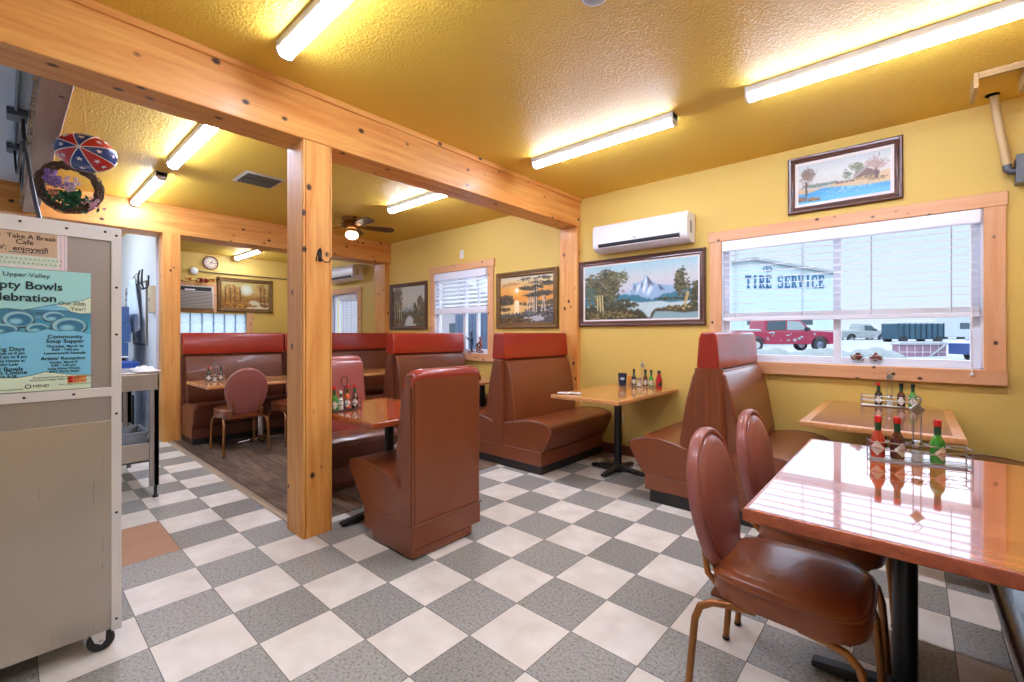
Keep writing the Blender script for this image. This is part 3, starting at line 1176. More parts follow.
def single_booth(name, label, xb, y0, W, face, seat_mat, top_mat, cush_mat):
    """Low-backed single seat: outer back panel at XB, facing FACE along x."""
    root = thing(name, label, 'restaurant booth', (xb, y0, 0))
    s = face
    bx = lambda a, b: sorted((s * a, s * b))
    part('toe_kick', MB().box(*bx(.012, .44), .012, W - .055, 0, .075), seat_mat, root, bevel=.02)
    part('base', MB().box(*bx(.0, .50), .0, W, .068, .20), seat_mat, root, bevel=.006)
    prof = [(.10, .20), (.50, .19), (.53, .215), (.60, .30), (.675, .385), (.70, .415), (.697, .44), (.665, .462), (.60, .474), (.50, .477), (.36, .462), (.22, .425), (.10, .385)]
    prof = [(.10, .20)] + [(u - .015, w) for u, w in prof[1:]]
    seat_part(root, s, W, 0.0, seat_mat, prof)
    part('back_cushion', MB().prism(flip([(.10, .36), (.20, .38), (.185, .6), (.13, .98), (.11, 1.02), (.08, 1.03)], s), 'xz', .02, W - .02), cush_mat, root, bevel=.02, seg=3, angle=60)
    # end strips and outer back panel
    part('end_panel', MB().prism(flip([(.012, .198), (.125, .198), (.065, 1.02), (.05, 1.045), (.012, 1.05)], s), 'xz', -.004, W + .004), seat_mat, root, bevel=.012, seg=3)
    part('back_panel', MB().box(*bx(-.006, .016), .012, W - .012, .205, 1.035), seat_mat, root, bevel=.01, seg=2)
    # rounded red cap over the top edge
    N = 10
    mb = MB()
    v, f = [], []
    prof2 = [(-.006, 1.018), (-.008, 1.035), (.0, 1.056), (.02, 1.07), (.05, 1.07), (.072, 1.056), (.085, 1.03), (.09, 1.01)]
    ys = [0.0, .012, .035, .08, W - .08, W - .035, W - .012, W]
    drop = [.045, .022, .006, 0, 0, .006, .022, .045]
    for y, d in zip(ys, drop):
        for u, z in prof2:
            v.append((s * u, y, z - d))
    m = len(prof2)
    for i in range(len(ys) - 1):
        for k in range(m - 1):
            f.append([i * m + k, i * m + k + 1, (i + 1) * m + k + 1, (i + 1) * m + k])
        f.append([i * m + m - 1, i * m, (i + 1) * m, (i + 1) * m + m - 1])
    f.append(list(range(m)))
    f.append([(len(ys) - 1) * m + k for k in range(m)][::-1])
    mb.add(v, f)
    part('top_roll', mb, top_mat, root, angle=70, label='red vinyl roll along the top edge')
    part('piping', MB().tube([(s * -.009, .0, z) for z in (.205, .6, 1.0)], .006, 6), seat_mat, root)
    part('piping', MB().tube([(s * -.009, .0, .205), (s * -.009, W, .205)], .005, 6), seat_mat, root)
    return root


double_booth('restaurant_booth', 'brown double booth with red headrest against the pine wall post, left of the napkin table',
             -.70, .36, 1.065, M_BROWN, M_RED)
double_booth('restaurant_booth', 'brown double booth with gathered end panel, under the left end of the wide window',
             1.245, .42, 1.04, M_BROWN, M_RED, gather=True, head_t=.062, lean=.06, base=.465,
             prof=[(.05, .20), (.455, .20), (.482, .222), (.545, .32), (.585, .39), (.592, .412), (.580, .438), (.54, .462), (.46, .482), (.36, .486), (.25, .468), (.12, .435), (.05, .415)])
double_booth('restaurant_booth', 'brown double booth with red headrest in front of the half lowered blind',
             -2.42, .27, 1.14, M_DKBROWN, M_RED)
single_booth('restaurant_booth', 'single brown booth seat with tall back panel to the aisle, beside the big post', .24, -1.33, .53, -1, M_BROWN, vinyl('brick_vinyl', srgb(150, 54, 40), .25), M_BROWN)
single_booth('restaurant_booth', 'single booth seat with rose coloured back, facing the glossy table just behind the big post', -1.62, -1.20, .60, 1, M_DKBROWN, M_ROSE, M_ROSE)
bench('booth_bench', 'long bench with red headrest beside the kitchen post, behind the two rounded chairs', -4.27, -1.425, -.27, M_DKBROWN, M_RED)
bench('booth_bench', 'bench with red headrest continuing behind the big post to the window wall', -4.27, -.255, 1.39, M_DKBROWN, M_RED)
bench('booth_bench', 'brown booth seat under the right end of the wide window', 3.10, .30, 1.47, M_DKBROWN, M_RED, face=-1)
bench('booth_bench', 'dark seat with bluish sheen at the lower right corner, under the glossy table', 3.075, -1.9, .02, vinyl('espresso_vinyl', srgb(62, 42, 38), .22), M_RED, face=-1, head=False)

# ================================================================== TABLES
def laminate(name, c1, c2, rough, coat):
    m = wood(name, 'X', c1, c2, rough=rough, coat=coat, grain=1.3)
    return m


M_LAM_RED = laminate('glossy_cherry_laminate', srgb(150, 66, 30), srgb(196, 108, 56), .10, .9)
M_EDGE_RED = wood('cherry_edge', 'Y', srgb(138, 56, 24), srgb(184, 92, 44), rough=.25, coat=.5)
M_LAM_OAK = laminate('honey_oak_laminate', srgb(186, 116, 50), srgb(216, 152, 82), .20, .5)
M_EDGE_OAK = wood('oak_edge', 'Y', srgb(190, 124, 66), srgb(222, 160, 98), rough=.3, coat=.3)
M_LAM_MAH = laminate('mahogany_laminate', srgb(128, 70, 44), srgb(172, 112, 80), .20, .6)


def table(name, label, x0, x1, y0, y1, h, lam, edge, base_mat=None, border=0.0, thick=.034, corner=.0, base_xy=None, spread=.27, spread_y=None):
    base_mat = base_mat or M_BLACK
    cx, cy = (x0 + x1) / 2, (y0 + y1) / 2
    root = thing(name, label, 'table', (cx, cy, 0))
    a, b = (x1 - x0) / 2, (y1 - y0) / 2
    e = .012 if not border else border
    tp = part('tabletop', MB().box(-a + e, a - e, -b + e, b - e, h - thick + .004, h), lam, root, bevel=.001)
    mb = MB()
    prof = [(0, h - thick + .004), (0, h - .006), (.003, h - .001), (e, h - .0003), (e, h - thick), (.006, h - thick)]
    v, f = [], []
    for sx, sy in ((-1, -1), (1, -1), (1, 1), (-1, 1)):
        for ins, z in prof:
            v.append((sx * (a - ins), sy * (b - ins), z))
    m = len(prof)
    for i in range(4):
        j = (i + 1) % 4
        for k in range(m):
            f.append([i * m + k, i * m + (k + 1) % m, j * m + (k + 1) % m, j * m + k])
    mb.add(v, f)
    part('edge_band', mb, edge, tp, bevel=.002)
    bx, by = (base_xy[0] - cx, base_xy[1] - cy) if base_xy else (0, 0)
    part('column', MB().lathe([(.034, .045), (.034, h - thick - .012)], 20, (bx, by, 0)), base_mat, root)
    part('mounting_plate', MB().box(bx - .15, bx + .15, by - .15, by + .15, h - thick - .014, h - thick + .002), base_mat, root)
    part('hub', MB().lathe([(.058, .018), (.06, .05), (.045, .066), (.036, .07)], 20, (bx, by, 0)), base_mat, root)
    for k in range(4):
        M = Matrix.Translation((bx, by, 0)) @ Matrix.Rotation(k * PI / 2, 4, 'Z')
        reach = spread if k % 2 == 0 or spread_y is None else spread_y
        mb = MB()
        mb.add([(.03, -.032, .015), (.03, .032, .015), (.03, .03, .058), (.03, -.03, .058), (reach, -.03, .008), (reach, .03, .008), (reach, .026, .03), (reach, -.026, .03)],
               [(0, 1, 5, 4), (3, 7, 6, 2), (0, 4, 7, 3), (1, 2, 6, 5), (4, 5, 6, 7), (0, 3, 2, 1)], M)
        ft = part('foot', mb, base_mat, root, bevel=.008, seg=3)
        mb = MB().lathe([(.012, 0.0), (.014, .012)], 10, tuple((M @ Vector((reach - .025, 0, 0)))))
        part('glide', mb, base_mat, ft)
    return root


T1 = table('dining_table', 'big glossy reddish wood table in the foreground reflecting the window', 1.93, 2.66, -1.36, -.155, .752, M_LAM_RED, M_EDGE_RED, base_xy=(2.292, -.76), thick=.04)
T2 = table('dining_table', 'window table with pale wood rim and brownish top, behind the glossy table', 1.80, 2.515, .34, 1.475, .75, M_LAM_MAH, M_EDGE_OAK, border=.05)
T3 = table('dining_table', 'honey oak table between two brown booths, with a white napkin on it', -.02, .625, .30, 1.475, .75, M_LAM_OAK, M_EDGE_OAK, base_xy=(.27, .95))
T4 = table('dining_table', 'glossy orange brown table tucked behind the big post with a round handled caddy', -.95, -.045, -1.40, -.72, .745, M_LAM_RED, M_EDGE_RED, base_xy=(-.50, -.99), spread=.235, spread_y=.37)
T5 = table('dining_table', 'honey oak table with chrome foot in front of the long red bench', -3.92, -3.14, -1.44, -.18, .725, M_LAM_OAK, M_EDGE_OAK, base_mat=M_CHROME, base_xy=(-3.50, -.80), spread=.25)
T6 = table('dining_table', 'small oak table glimpsed between the two red topped booths near the half lowered blind', -1.80, -1.15, .50, 1.46, .75, M_LAM_OAK, M_EDGE_OAK, base_xy=(-1.55, .98))
T7 = table('dining_table', 'oak table seen edge on in front of the far bench beside the rose backed seat', -3.66, -3.0, .30, 1.44, .75, M_LAM_OAK, M_EDGE_OAK)

# ================================================================== CHAIRS
def make_chair(label, loc, rz):
    """Stacking banquet chair facing +x; origin on the floor under the seat centre."""
    root = thing('dining_chair', label, 'chair', loc, rz)
    # seat: rounded trapezoid
    out = []
    for k in range(32):
        a = 2 * PI * k / 32
        c, s_ = math.cos(a), math.sin(a)
        n = 3.6
        u = .225 * abs(c) ** (2 / n) * (1 if c > 0 else -1)
        w = .215 * abs(s_) ** (2 / n) * (1 if s_ > 0 else -1)
        w *= 1 + .06 * (u / .225)
        out.append((u + .01, w))
    seat = part('seat', MB().puff(out, [(.90, .385), (.985, .388), (1.0, .40), (1.0, .448), (.985, .462), (.94, .474), (.80, .484), (.5, .492), (.12, .494)]), M_BROWN_CH, root, angle=60)
    n = len(out)
    part('seat_piping', MB().tube([(.01 + (u - .01) * 1.004, w * 1.004, .455) for u, w in out], .0045, 6, closed=True), M_BROWN_CH, seat)
    # backrest
    ol = []
    for k in range(40):
        a = 2 * PI * k / 40
        c, s_ = math.cos(a), math.sin(a)
        if s_ >= 0:
            w = .205 * c
            z = .245 * s_ ** .92
        else:
            e = 2 / 3.2
            w = .205 * abs(c) ** e * (1 if c > 0 else -1)
            w *= 1 - .20 * abs(s_)
            z = -.255 * abs(s_) ** .8
        ol.append((w, z))
    lean = R(10)
    M = Matrix.Translation((-.240, 0, .672)) @ Matrix.Rotation(-lean, 4, 'Y') @ Matrix(((0, 0, 1, 0), (1, 0, 0, 0), (0, 1, 0, 0), (0, 0, 0, 1)))
    back = part('backrest', MB().puff(ol, [(.86, -.022), (.97, -.020), (1.0, -.010), (1.0, .010), (.985, .020), (.955, .024), (.92, .022), (.895, .014)], M), M_PINK, root, angle=60)
    part('front_pad', MB().puff(ol, [(.885, .010), (.885, .018), (.86, .026), (.76, .034), (.55, .040), (.2, .043)], M), M_PINK, back, angle=60)
    part('back_pad', MB().puff(ol, [(.2, -.030), (.6, -.028), (.80, -.025), (.87, -.018)], M), M_PINK, back, angle=60)
    # brackets joining back and seat
    for s in (-1, 1):
        part('back_bracket', MB().tube([(-.10, s * .13, .392), (-.19, s * .13, .40), (-.222, s * .13, .43), (-.232, s * .13, .50), (-.245, s * .13, .62)], .011, 8), M_BRONZE, root)
    mb = MB().box(-.20, .19, -.17, .17, .372, .388)
    part('seat_pan', mb, M_DKBROWN, root, bevel=.004)
    for s in (-1, 1):
        leg = part('leg', MB().tube([(-.06, s * .168, .372), (-.13, s * .186, .374), (-.185, s * .198, .368), (-.222, s * .205, .345), (-.238, s * .209, .30), (-.25, s * .213, .16), (-.262, s * .217, .012)], .0125, 10), M_BRONZE, root)
        part('glide', MB().lathe([(.011, 0), (.014, .004), (.014, .014)], 10, (-.262, s * .217, 0)), M_DARK, leg)
        leg = part('leg', MB().tube([(.06, s * .168, .372), (.13, s * .186, .374), (.18, s * .198, .366), (.212, s * .205, .34), (.226, s * .209, .29), (.236, s * .212, .16), (.246, s * .215, .012)], .0125, 10), M_BRONZE, root)
        part('glide', MB().lathe([(.011, 0), (.014, .004), (.014, .014)], 10, (.246, s * .215, 0)), M_DARK, leg)
    return root


M_BROWN_CH = vinyl('chestnut_vinyl', srgb(136, 70, 36), .30)
ch = make_chair('rounded back chair with bronze legs nearest the viewer, seat fully in sight', (1.992, -1.045, 0), R(0))
copy_thing(ch, 'rounded back chair at the glossy table, half hidden behind the nearer one', (2.005, -.485, 0), R(-1))
copy_thing(ch, 'rose backed chair fully in sight at the oak table by the long red bench', (-3.19, -1.12, 0), R(178))
copy_thing(ch, 'rose backed chair half hidden by the big post, near the long red bench', (-3.21, -.52, 0), R(181))

# ================================================================== CONDIMENTS
def sauce_mat(name, col):
    m = plain(name, col, .06, spec=.6, coat=.6)
    return m


M_SAUCE = {'red': sauce_mat('red_sauce', srgb(190, 62, 38)), 'brown': sauce_mat('brown_sauce', srgb(84, 34, 20)), 'green': sauce_mat('green_sauce', srgb(58, 146, 44)),
           'dark': sauce_mat('dark_sauce', srgb(44, 26, 16)), 'orange': sauce_mat('orange_sauce', srgb(208, 92, 40)), 'ketchup': sauce_mat('ketchup', srgb(176, 26, 30))}
M_CAPRED = plain('red_cap', srgb(206, 36, 30), .4)
M_CAPBLK = plain('black_cap', srgb(34, 30, 30), .4)
M_CAPWHITE = plain('white_cap', srgb(226, 222, 214), .4)
M_FOIL = plain('green_neck_band', srgb(34, 78, 44), .35)
M_PAPER = plain('paper_label', srgb(236, 230, 214), .6)
M_REDINK = plain('red_ink', srgb(176, 40, 34), .6)
M_CLEAR = glass_mat('clear_glass', (.93, .95, .95, 1), .02)
M_SALT = plain('salt', srgb(236, 234, 228), .8)


def sauce_bottle(label, loc, sauce, cap, face, group=None, h=.172, foil=M_FOIL, diamond=True, words=False):
    """Slim hot-sauce bottle; FACE: heading of its paper label."""
    root = thing('sauce_bottle', label, 'sauce bottle', loc, face, group=group)
    k = h / .172
    prof = [(.0001, 0), (.020, .0), (.0235, .004), (.0235, .078), (.021, .090), (.0135, .104), (.0105, .112), (.0100, .146)]
    part('bottle_body', MB().lathe([(r * k, z * k) for r, z in prof], 20), sauce, root)
    part('neck_band', MB().lathe([(.0108 * k, .112 * k), (.0108 * k, .147 * k)], 16), foil, root)
    part('cap', MB().lathe([(.0116 * k, .146 * k), (.0122 * k, .148 * k), (.0122 * k, .168 * k), (.0105 * k, .172 * k)], 16), cap, root)
    # wrapped paper label
    mb = MB()
    r = .0242 * k
    v, f = [], []
    N = 10
    zc, hz, ha = .042 * k, .030 * k, 1.15
    if diamond:
        for i in range(N + 1):
            t = i / N * 2 - 1
            e = hz * (1 - abs(t)) + .0005
            for z in (zc - e, zc + e):
                v.append((r * math.cos(t * ha), r * math.sin(t * ha), z))
    else:
        for i in range(N + 1):
            t = i / N * 2 - 1
            for z in (zc - hz * .8, zc + hz * .8):
                v.append((r * math.cos(t * ha), r * math.sin(t * ha), z))
    for i in range(N):
        f.append([2 * i, 2 * i + 2, 2 * i + 3, 2 * i + 1])
    mb.add(v, f)
    lb = part('paper_label', mb, M_PAPER, root)
    if words:
        letters(lb, 'TABASCO', .0088, (r + .0006, 0, zc - .003), (0, 1, 0), (0, 0, 1), M_REDINK, bold=.02)
    return root


def shaker(label, loc, group=None, k=1.0):
    root = thing('salt_shaker', label, 'salt shaker', loc, group=group)
    part('glass_body', MB().lathe([(.0001, 0), (.019 * k, 0), (.021 * k, .004), (.018 * k, .05 * k), (.017 * k, .06 * k)], 12), M_CLEAR, root)
    part('salt', MB().lathe([(.0001, .003), (.0175 * k, .003), (.016 * k, .042 * k), (.0001, .044 * k)], 12), M_SALT, root)
    part('lid', MB().lathe([(.0185 * k, .058 * k), (.0185 * k, .068 * k), (.015 * k, .080 * k), (.0001, .084 * k)], 14), M_CHROME, root)
    return root


def wire_rack(label, loc, rz, slots=5, pitch=.062, handle=True, mat=None, ring=False):
    """Condiment rack: two wire hoops per slot, end posts, and a tall handle with a diamond plaque."""
    mat = mat or M_WIRE
    root = thing('condiment_rack', label, 'condiment rack', loc, rz)
    hl = slots * pitch / 2
    hw = .031
    part('base_tray', MB().box(-hl, hl, -hw, hw, .006, .008), mat, root)
    mb = MB()
    for z in (.012, .045, .075):
        mb.tube([(-hl, -hw, z), (hl, -hw, z), (hl, hw, z), (-hl, hw, z)], .0018, 5, closed=True)
    part('rail', mb, mat, root)
    mb = MB()
    for i in range(slots):
        c = -hl + (i + .5) * pitch
        for z in (.045, .075):
            mb.tube([(c + (pitch / 2 - .002) * math.cos(t), (hw - .001) * math.sin(t), z) for t in [k * 2 * PI / 18 for k in range(18)]], .0015, 5, closed=True)
    part('bottle_ring', mb, mat, root)
    for sx in (-1, 1):
        for sy in (-1, 1):
            part('corner_post', MB().tube([(sx * hl, sy * hw, 0), (sx * hl, sy * hw, .082)], .0022, 6), mat, root)
    if handle:
        hd = part('handle', MB().tube([(-.012, 0, .008), (-.012, 0, .20)], .0022, 6).tube([(.012, 0, .008), (.012, 0, .20)], .0022, 6), mat, root)
        M = Matrix.Translation((0, 0, .215))
        part('plaque', MB().prism([(-.026, 0), (-.014, -.012), (0, -.026), (.014, -.012), (.026, 0), (.014, .012), (0, .026), (-.014, .012)], 'xz', -.004, .004, M), mat, hd, bevel=.002)
        part('loop', MB().tube([(.014 * math.cos(t), 0, .255 + .016 * math.sin(t)) for t in [k * 2 * PI / 16 for k in range(16)]], .0018, 5, closed=True), mat, hd)
    if ring:
        hd = part('handle', MB().tube([(0, 0, .008), (0, 0, .165)], .0035, 6), M_BLACK, root)
        part('loop', MB().tube([(.024 * math.cos(t), 0, .20 + .034 * math.sin(t)) for t in [k * 2 * PI / 20 for k in range(20)]], .003, 6, closed=True), M_BLACK, hd)
    return root


def along(loc, rz, d):
    return (loc[0] + math.cos(rz) * d, loc[1] + math.sin(rz) * d, loc[2])


CAMDIR = lambda loc: math.atan2(-2.826 - loc[1], 2.312 - loc[0])

# foreground table
rl, rr = (2.325, -.385, .752), R(13)
wire_rack('wire condiment rack with diamond topped handle on the glossy foreground table', rl, rr)
Z1 = (rl[0], rl[1], rl[2] + .008)
for d, sc, lab, words in ((-.124, 'red', 'red sauce bottle with big diamond label in the rack on the glossy table', True),
                          (-.062, 'brown', 'brown hot sauce bottle beside the salt shaker in the rack on the glossy table', True),
                          (.062, 'green', 'bright green sauce bottle in the rack on the glossy table', True)):
    p = along(Z1, rr, d)
    sauce_bottle(lab, p, M_SAUCE[sc], M_CAPRED, CAMDIR(p) + {'red': -.15, 'brown': .75, 'green': .75}[sc], words=words)
shaker('glass salt shaker in the middle of the rack on the glossy table', along(Z1, rr, 0))

# window table
rl, rr = (2.19, 1.36, .75), R(6)
wire_rack('wire condiment rack with tall handle on the pale rimmed window table', rl, rr, slots=5, pitch=.064)
Z2 = (rl[0], rl[1], rl[2] + .008)
for d, sc, cap, lab in ((-.062, 'dark', M_CAPRED, 'dark sauce bottle left of the handle on the pale rimmed window table'),
                        (.062, 'brown', M_CAPBLK, 'brown sauce bottle just right of the handle on the pale rimmed window table'),
                        (.124, 'green', M_CAPBLK, 'green sauce bottle at the right end of the rack on the pale rimmed window table')):
    p = along(Z2, rr, d)
    sauce_bottle(lab, p, M_SAUCE[sc], cap, CAMDIR(p), h=.165)
shaker('glass salt shaker under the handle of the rack on the pale rimmed window table', along(Z2, rr, 0))

# honey oak window table
rl, rr = (.335, 1.32, .75), R(4)
wire_rack('small wire condiment rack against the yellow wall on the honey oak table with the napkin', rl, rr, slots=4, pitch=.058)
Z3 = (rl[0], rl[1], rl[2] + .008)
for d, sc, cap, lab in ((-.087, 'dark', M_CAPBLK, 'dark sauce bottle at the left end of the rack on the napkin table'),
                        (.03, 'brown', M_CAPBLK, 'brown sauce bottle in the middle of the rack on the napkin table'),
                        (.087, 'green', M_CAPBLK, 'green sauce bottle on the napkin table')):
    p = along(Z3, rr, d)
    sauce_bottle(lab, p, M_SAUCE[sc], cap, CAMDIR(p), h=.165)
shaker('glass salt shaker in the rack on the napkin table', along(Z3, rr, -.03))
kb = thing('ketchup_bottle', 'red ketchup bottle at the right end of the napkin table', 'sauce bottle', (.525, 1.27, .75), CAMDIR((.525, 1.27)))
part('bottle_body', MB().lathe([(.0001, 0), (.026, 0), (.029, .005), (.029, .085), (.024, .11), (.014, .135), (.013, .15)], 20), M_SAUCE['ketchup'], kb)
part('cap', MB().lathe([(.0155, .148), (.0155, .168), (.010, .175)], 16), M_CAPBLK, kb)
part('paper_label', MB().add([(.0296 * math.cos(t), .0296 * math.sin(t), z) for z in (.03, .065) for t in [-.2 + i * .15 for i in range(9)]], [(i, i + 1, i + 10, i + 9) for i in range(8)]), M_CAPBLK, kb)
cup = thing('menu_cup', 'dark blue cup at the left end of the condiments on the napkin table', 'cup', (.13, 1.30, .75), CAMDIR((.13, 1.30)))
part('cup_body', MB().lathe([(.0001, 0), (.034, 0), (.045, .125), (.042, .125), (.032, .006), (.0001, .006)], 24), plain('navy_plastic', srgb(36, 46, 72), .35), cup)
part('emblem', MB().add([(.0412 * math.cos(t), .0412 * math.sin(t), z) for z in (.062, .086) for t in [-.5 + i * .125 for i in range(9)]], [(i, i + 1, i + 10, i + 9) for i in range(8)]), plain('pale_emblem', srgb(170, 190, 206), .5), cup)
sp = thing('sugar_holder', 'orange yellow sugar packet holder between blue cup and sauce bottles', 'sugar holder', (.205, 1.33, .75))
part('tray', MB().box(-.028, .028, -.035, .035, 0, .006).box(-.028, -.024, -.035, .035, 0, .05).box(.024, .028, -.035, .035, 0, .05), M_WIRE, sp, bevel=.001)
for i in range(5):
    part('packet', MB().box(-.023, .023, -.03 + i * .012, -.026 + i * .012, .007, .10 + .006 * (i % 2)), plain('packet_yellow' if i % 2 else 'packet_orange', srgb(238, 190, 70) if i % 2 else srgb(226, 150, 60), .6), sp)
nap = thing('napkin', 'folded white napkin lying on the honey oak table', 'napkin', (.09, .42, .75), R(35))
mb = MB()
v, f = [], []
for i in range(13):
    for j in range(5):
        x = -.10 + i * .2 / 12
        y = -.035 + j * .07 / 4
        v.append((x, y, .004 + .003 * math.sin(i * 1.1) + .002 * math.cos(j * 2.1)))
for i in range(12):
    for j in range(4):
        f.append([i * 5 + j, (i + 1) * 5 + j, (i + 1) * 5 + j + 1, i * 5 + j + 1])
mb.add(v, f)
np_ = part('cloth', mb, plain('white_napkin', srgb(240, 238, 234), .8), nap)
np_.modifiers.new('solid', 'SOLIDIFY').thickness = .007
solo('fork', MB().tube([(-.09, 0, .0), (.04, 0, .0)], .0028, 6).box(.04, .06, -.010, .010, -.0015, .0015).box(.06, .095, -.010, -.006, -.001, .001).box(.06, .095, -.002, .002, -.001, .001).box(.06, .095, .006, .010, -.001, .001),
     M_CHROME, 'fork lying on the folded white napkin', 'fork', (.10, .425, .768), R(32), bevel=.0006)

# table behind the big post
rl, rr = (-.61, -1.275, .745), R(96)
wire_rack('black ring handled rack on the table tucked behind the big post', rl, rr, slots=4, pitch=.056, handle=False, ring=True, mat=plain('dark_wire', srgb(60, 56, 54), .35, metal=.8))
Z4 = (rl[0], rl[1], rl[2] + .008)
for d, o, sc, cap, lab in ((-.075, 0, 'green', M_CAPRED, 'green sauce bottle half behind the big post'),
                           (.028, -.012, 'orange', M_CAPRED, 'orange sauce bottle under the ring handle behind the big post'),
                           (.084, 0, 'brown', M_CAPRED, 'brown sauce bottle at the right end of the ring handled rack')):
    p = along(Z4, rr, d)
    p = (p[0] + o, p[1], p[2])
    sauce_bottle(lab, p, M_SAUCE[sc], cap, CAMDIR(p), h=.165)
sauce_bottle('white capped sauce bottle beside the green one behind the big post', along(Z4, rr, -.028), plain('cream_sauce', srgb(224, 218, 200), .15, coat=.5), M_CAPWHITE, CAMDIR(Z4), h=.13, diamond=False)

# table by the long bench
rl, rr = (-3.62, -1.24, .725), R(80)
wire_rack('small rack of condiments on the oak table with the chrome foot', rl, rr, slots=3, pitch=.058)
Z5 = (rl[0], rl[1], rl[2] + .008)
p = along(Z5, rr, -.058)
sauce_bottle('red capped dark sauce bottle on the oak table by the long red bench', p, M_SAUCE['dark'], M_CAPRED, CAMDIR(p), h=.165)
p = along(Z5, rr, .058)
sauce_bottle('brown sauce bottle at the far end of the rack by the long red bench', p, M_SAUCE['brown'], M_CAPBLK, CAMDIR(p), h=.165)
shaker('glass salt shaker in the rack on the oak table by the long red bench', Z5)

# ================================================================== FRAMED PICTURES
M_FR_DK = wood('walnut_frame', 'X', srgb(66, 36, 26), srgb(98, 58, 40), rough=.35, coat=.4)
M_FR_GILT = plain('old_gilt', srgb(120, 88, 48), .42, metal=.35, vary=.35, vscale=25)
M_LINER = plain('linen_liner', srgb(232, 226, 220), .8)


def picture(label, x0, x1, z0, z1, canvas, frame_mat, fw_, liner, loc, rz=0, tilt=0, name='framed_painting', ornate=False):
    """Upright picture: local x along the wall, y = 0 at the wall, facing -y."""
    root = thing(name, label, 'painting', loc, rz)
    prof = [(0, -.001), (0, -.026), (.008, -.034), (fw_ * .45, -.030), (fw_ * .6, -.022), (fw_ * .8, -.026), (fw_, -.018), (fw_, -.001)]
    fr = part('frame', MB().frame(x0, x1, z0, z1, prof), frame_mat, root, bevel=.0015)
    i0 = fw_
    if liner:
        part('liner', MB().frame(x0 + fw_, x1 - fw_, z0 + fw_, z1 - fw_, [(-.004, -.002), (-.004, -.016), (liner, -.011), (liner, -.002)]), M_LINER, root)
        i0 += liner
    part('canvas', canvas.mesh('canvas', x0 + i0 - .003, x1 - i0 + .003, z0 + i0 - .003, z1 - i0 + .003, -.008), MATS['oil_paint'], root, smooth=False)
    part('backing', MB().box(x0 + .01, x1 - .01, -.006, -.001, z0 + .01, z1 - .01), M_DKBROWN, root)
    if ornate:
        mb = MB()
        for cx in (x0, x1):
            for cz in (z0, z1):
                mb.ball((cx + (.03 if cx == x0 else -.03), -.03, cz + (.03 if cz == z0 else -.03)), .038, 8, 6, 1.0)
        part('corner_ornament', mb, frame_mat, root)
    return root


# mountain lake
c = Canvas(150, 76, 3)
c.grad([(0, (158, 200, 208)), (.28, (200, 204, 204)), (.5, (196, 198, 210)), (.62, (150, 190, 206)), (1, (150, 186, 190))])
c.below([0, .3, .42, .47, .54, .585, .63, .68, .76, .85, 1], [.6, .56, .50, .36, .34, .225, .34, .40, .42, .46, .5], (150, 182, 210), .015)
pk = np.interp(c.x, [0, .3, .42, .47, .54, .585, .63, .68, .76, .85, 1], [.6, .56, .50, .36, .34, .225, .34, .40, .42, .46, .5])
inside = np.clip((c.y - pk) / .012, 0, 1)
def facet(pts, col, al=1.0):
    m = np.zeros_like(c.x)
    n = len(pts)
    for i in range(n - 2):
        (xa, ya), (xb, yb), (xc_, yc) = pts[0], pts[i + 1], pts[i + 2]
        area = (xb - xa) * (yc - ya) - (yb - ya) * (xc_ - xa)
        sg = 1 if area > 0 else -1
        t3 = np.ones_like(c.x)
        for (x0, y0), (x1, y1) in (((xa, ya), (xb, yb)), ((xb, yb), (xc_, yc)), ((xc_, yc), (xa, ya))):
            t3 *= np.clip(.5 + sg * ((x1 - x0) * (c.y - y0) - (y1 - y0) * (c.x - x0)) * 600, 0, 1)
        m = np.maximum(m, t3)
    c.blend(m * inside * al, col)


for q in (((.585, .22), (.65, .42), (.61, .46), (.59, .36)), ((.54, .33), (.575, .46), (.55, .48), (.535, .42)), ((.47, .35), (.50, .46), (.485, .50), (.465, .42)), ((.68, .39), (.74, .50), (.70, .52)), ((.42, .46), (.46, .40), (.45, .52))):
    facet(q, (74, 88, 112), .9)
for q in (((.585, .225), (.59, .37), (.57, .56), (.545, .50)), ((.62, .40), (.64, .46), (.61, .58), (.585, .56)), ((.535, .35), (.53, .44), (.50, .54), (.495, .46)), ((.46, .38), (.465, .44), (.43, .54), (.43, .47))):
    facet(q, (226, 236, 246), .95)
c.below([0, .3, .36, .5, .6, .64, .72, .85, 1], [.6, .53, .535, .56, .64, .66, .58, .52, .5], (62, 122, 142), .02, 1, .01)
c.below([0, .42, .5, .55, .7, .78, 1], [.74, .66, .69, .7, .69, .72, .7], (190, 214, 216), .015)
c.dabs(.45, .66, .12, .03, 60, .035, [(64, 74, 50), (84, 88, 58), (50, 60, 44)])
c.dabs(.79, .66, .14, .04, 60, .035, [(64, 74, 50), (92, 92, 60), (50, 60, 44)])
c.below([0, .2, .42, .55, .64, .66], [.72, .68, .78, .85, .97, 1.02], (66, 62, 38), .05, 1, .03)
c.below([.55, .66, .8, .9, 1], [1.2, .80, .79, .76, .72], (74, 70, 46), .03, 1, .02)
c.below([.58, .66, .78, .9, 1], [1.2, .86, .87, .90, .88], (140, 172, 178), .02)
c.dabs(.17, .40, .17, .32, 620, .055, [(74, 72, 42), (100, 94, 54), (50, 54, 34), (124, 114, 70), (84, 86, 54)])
c.dabs(.33, .2, .09, .14, 90, .04, [(96, 98, 62), (128, 122, 80), (72, 80, 52)])
c.dabs(.02, .55, .1, .2, 90, .05, [(70, 92, 78), (92, 110, 88)])
for q in (.13, .155, .18):
    c.stroke(q, .55, q + .006, .93, .014, (206, 190, 130), .9)
    c.stroke(q + .012, .55, q + .016, .93, .008, (70, 60, 36), .8)
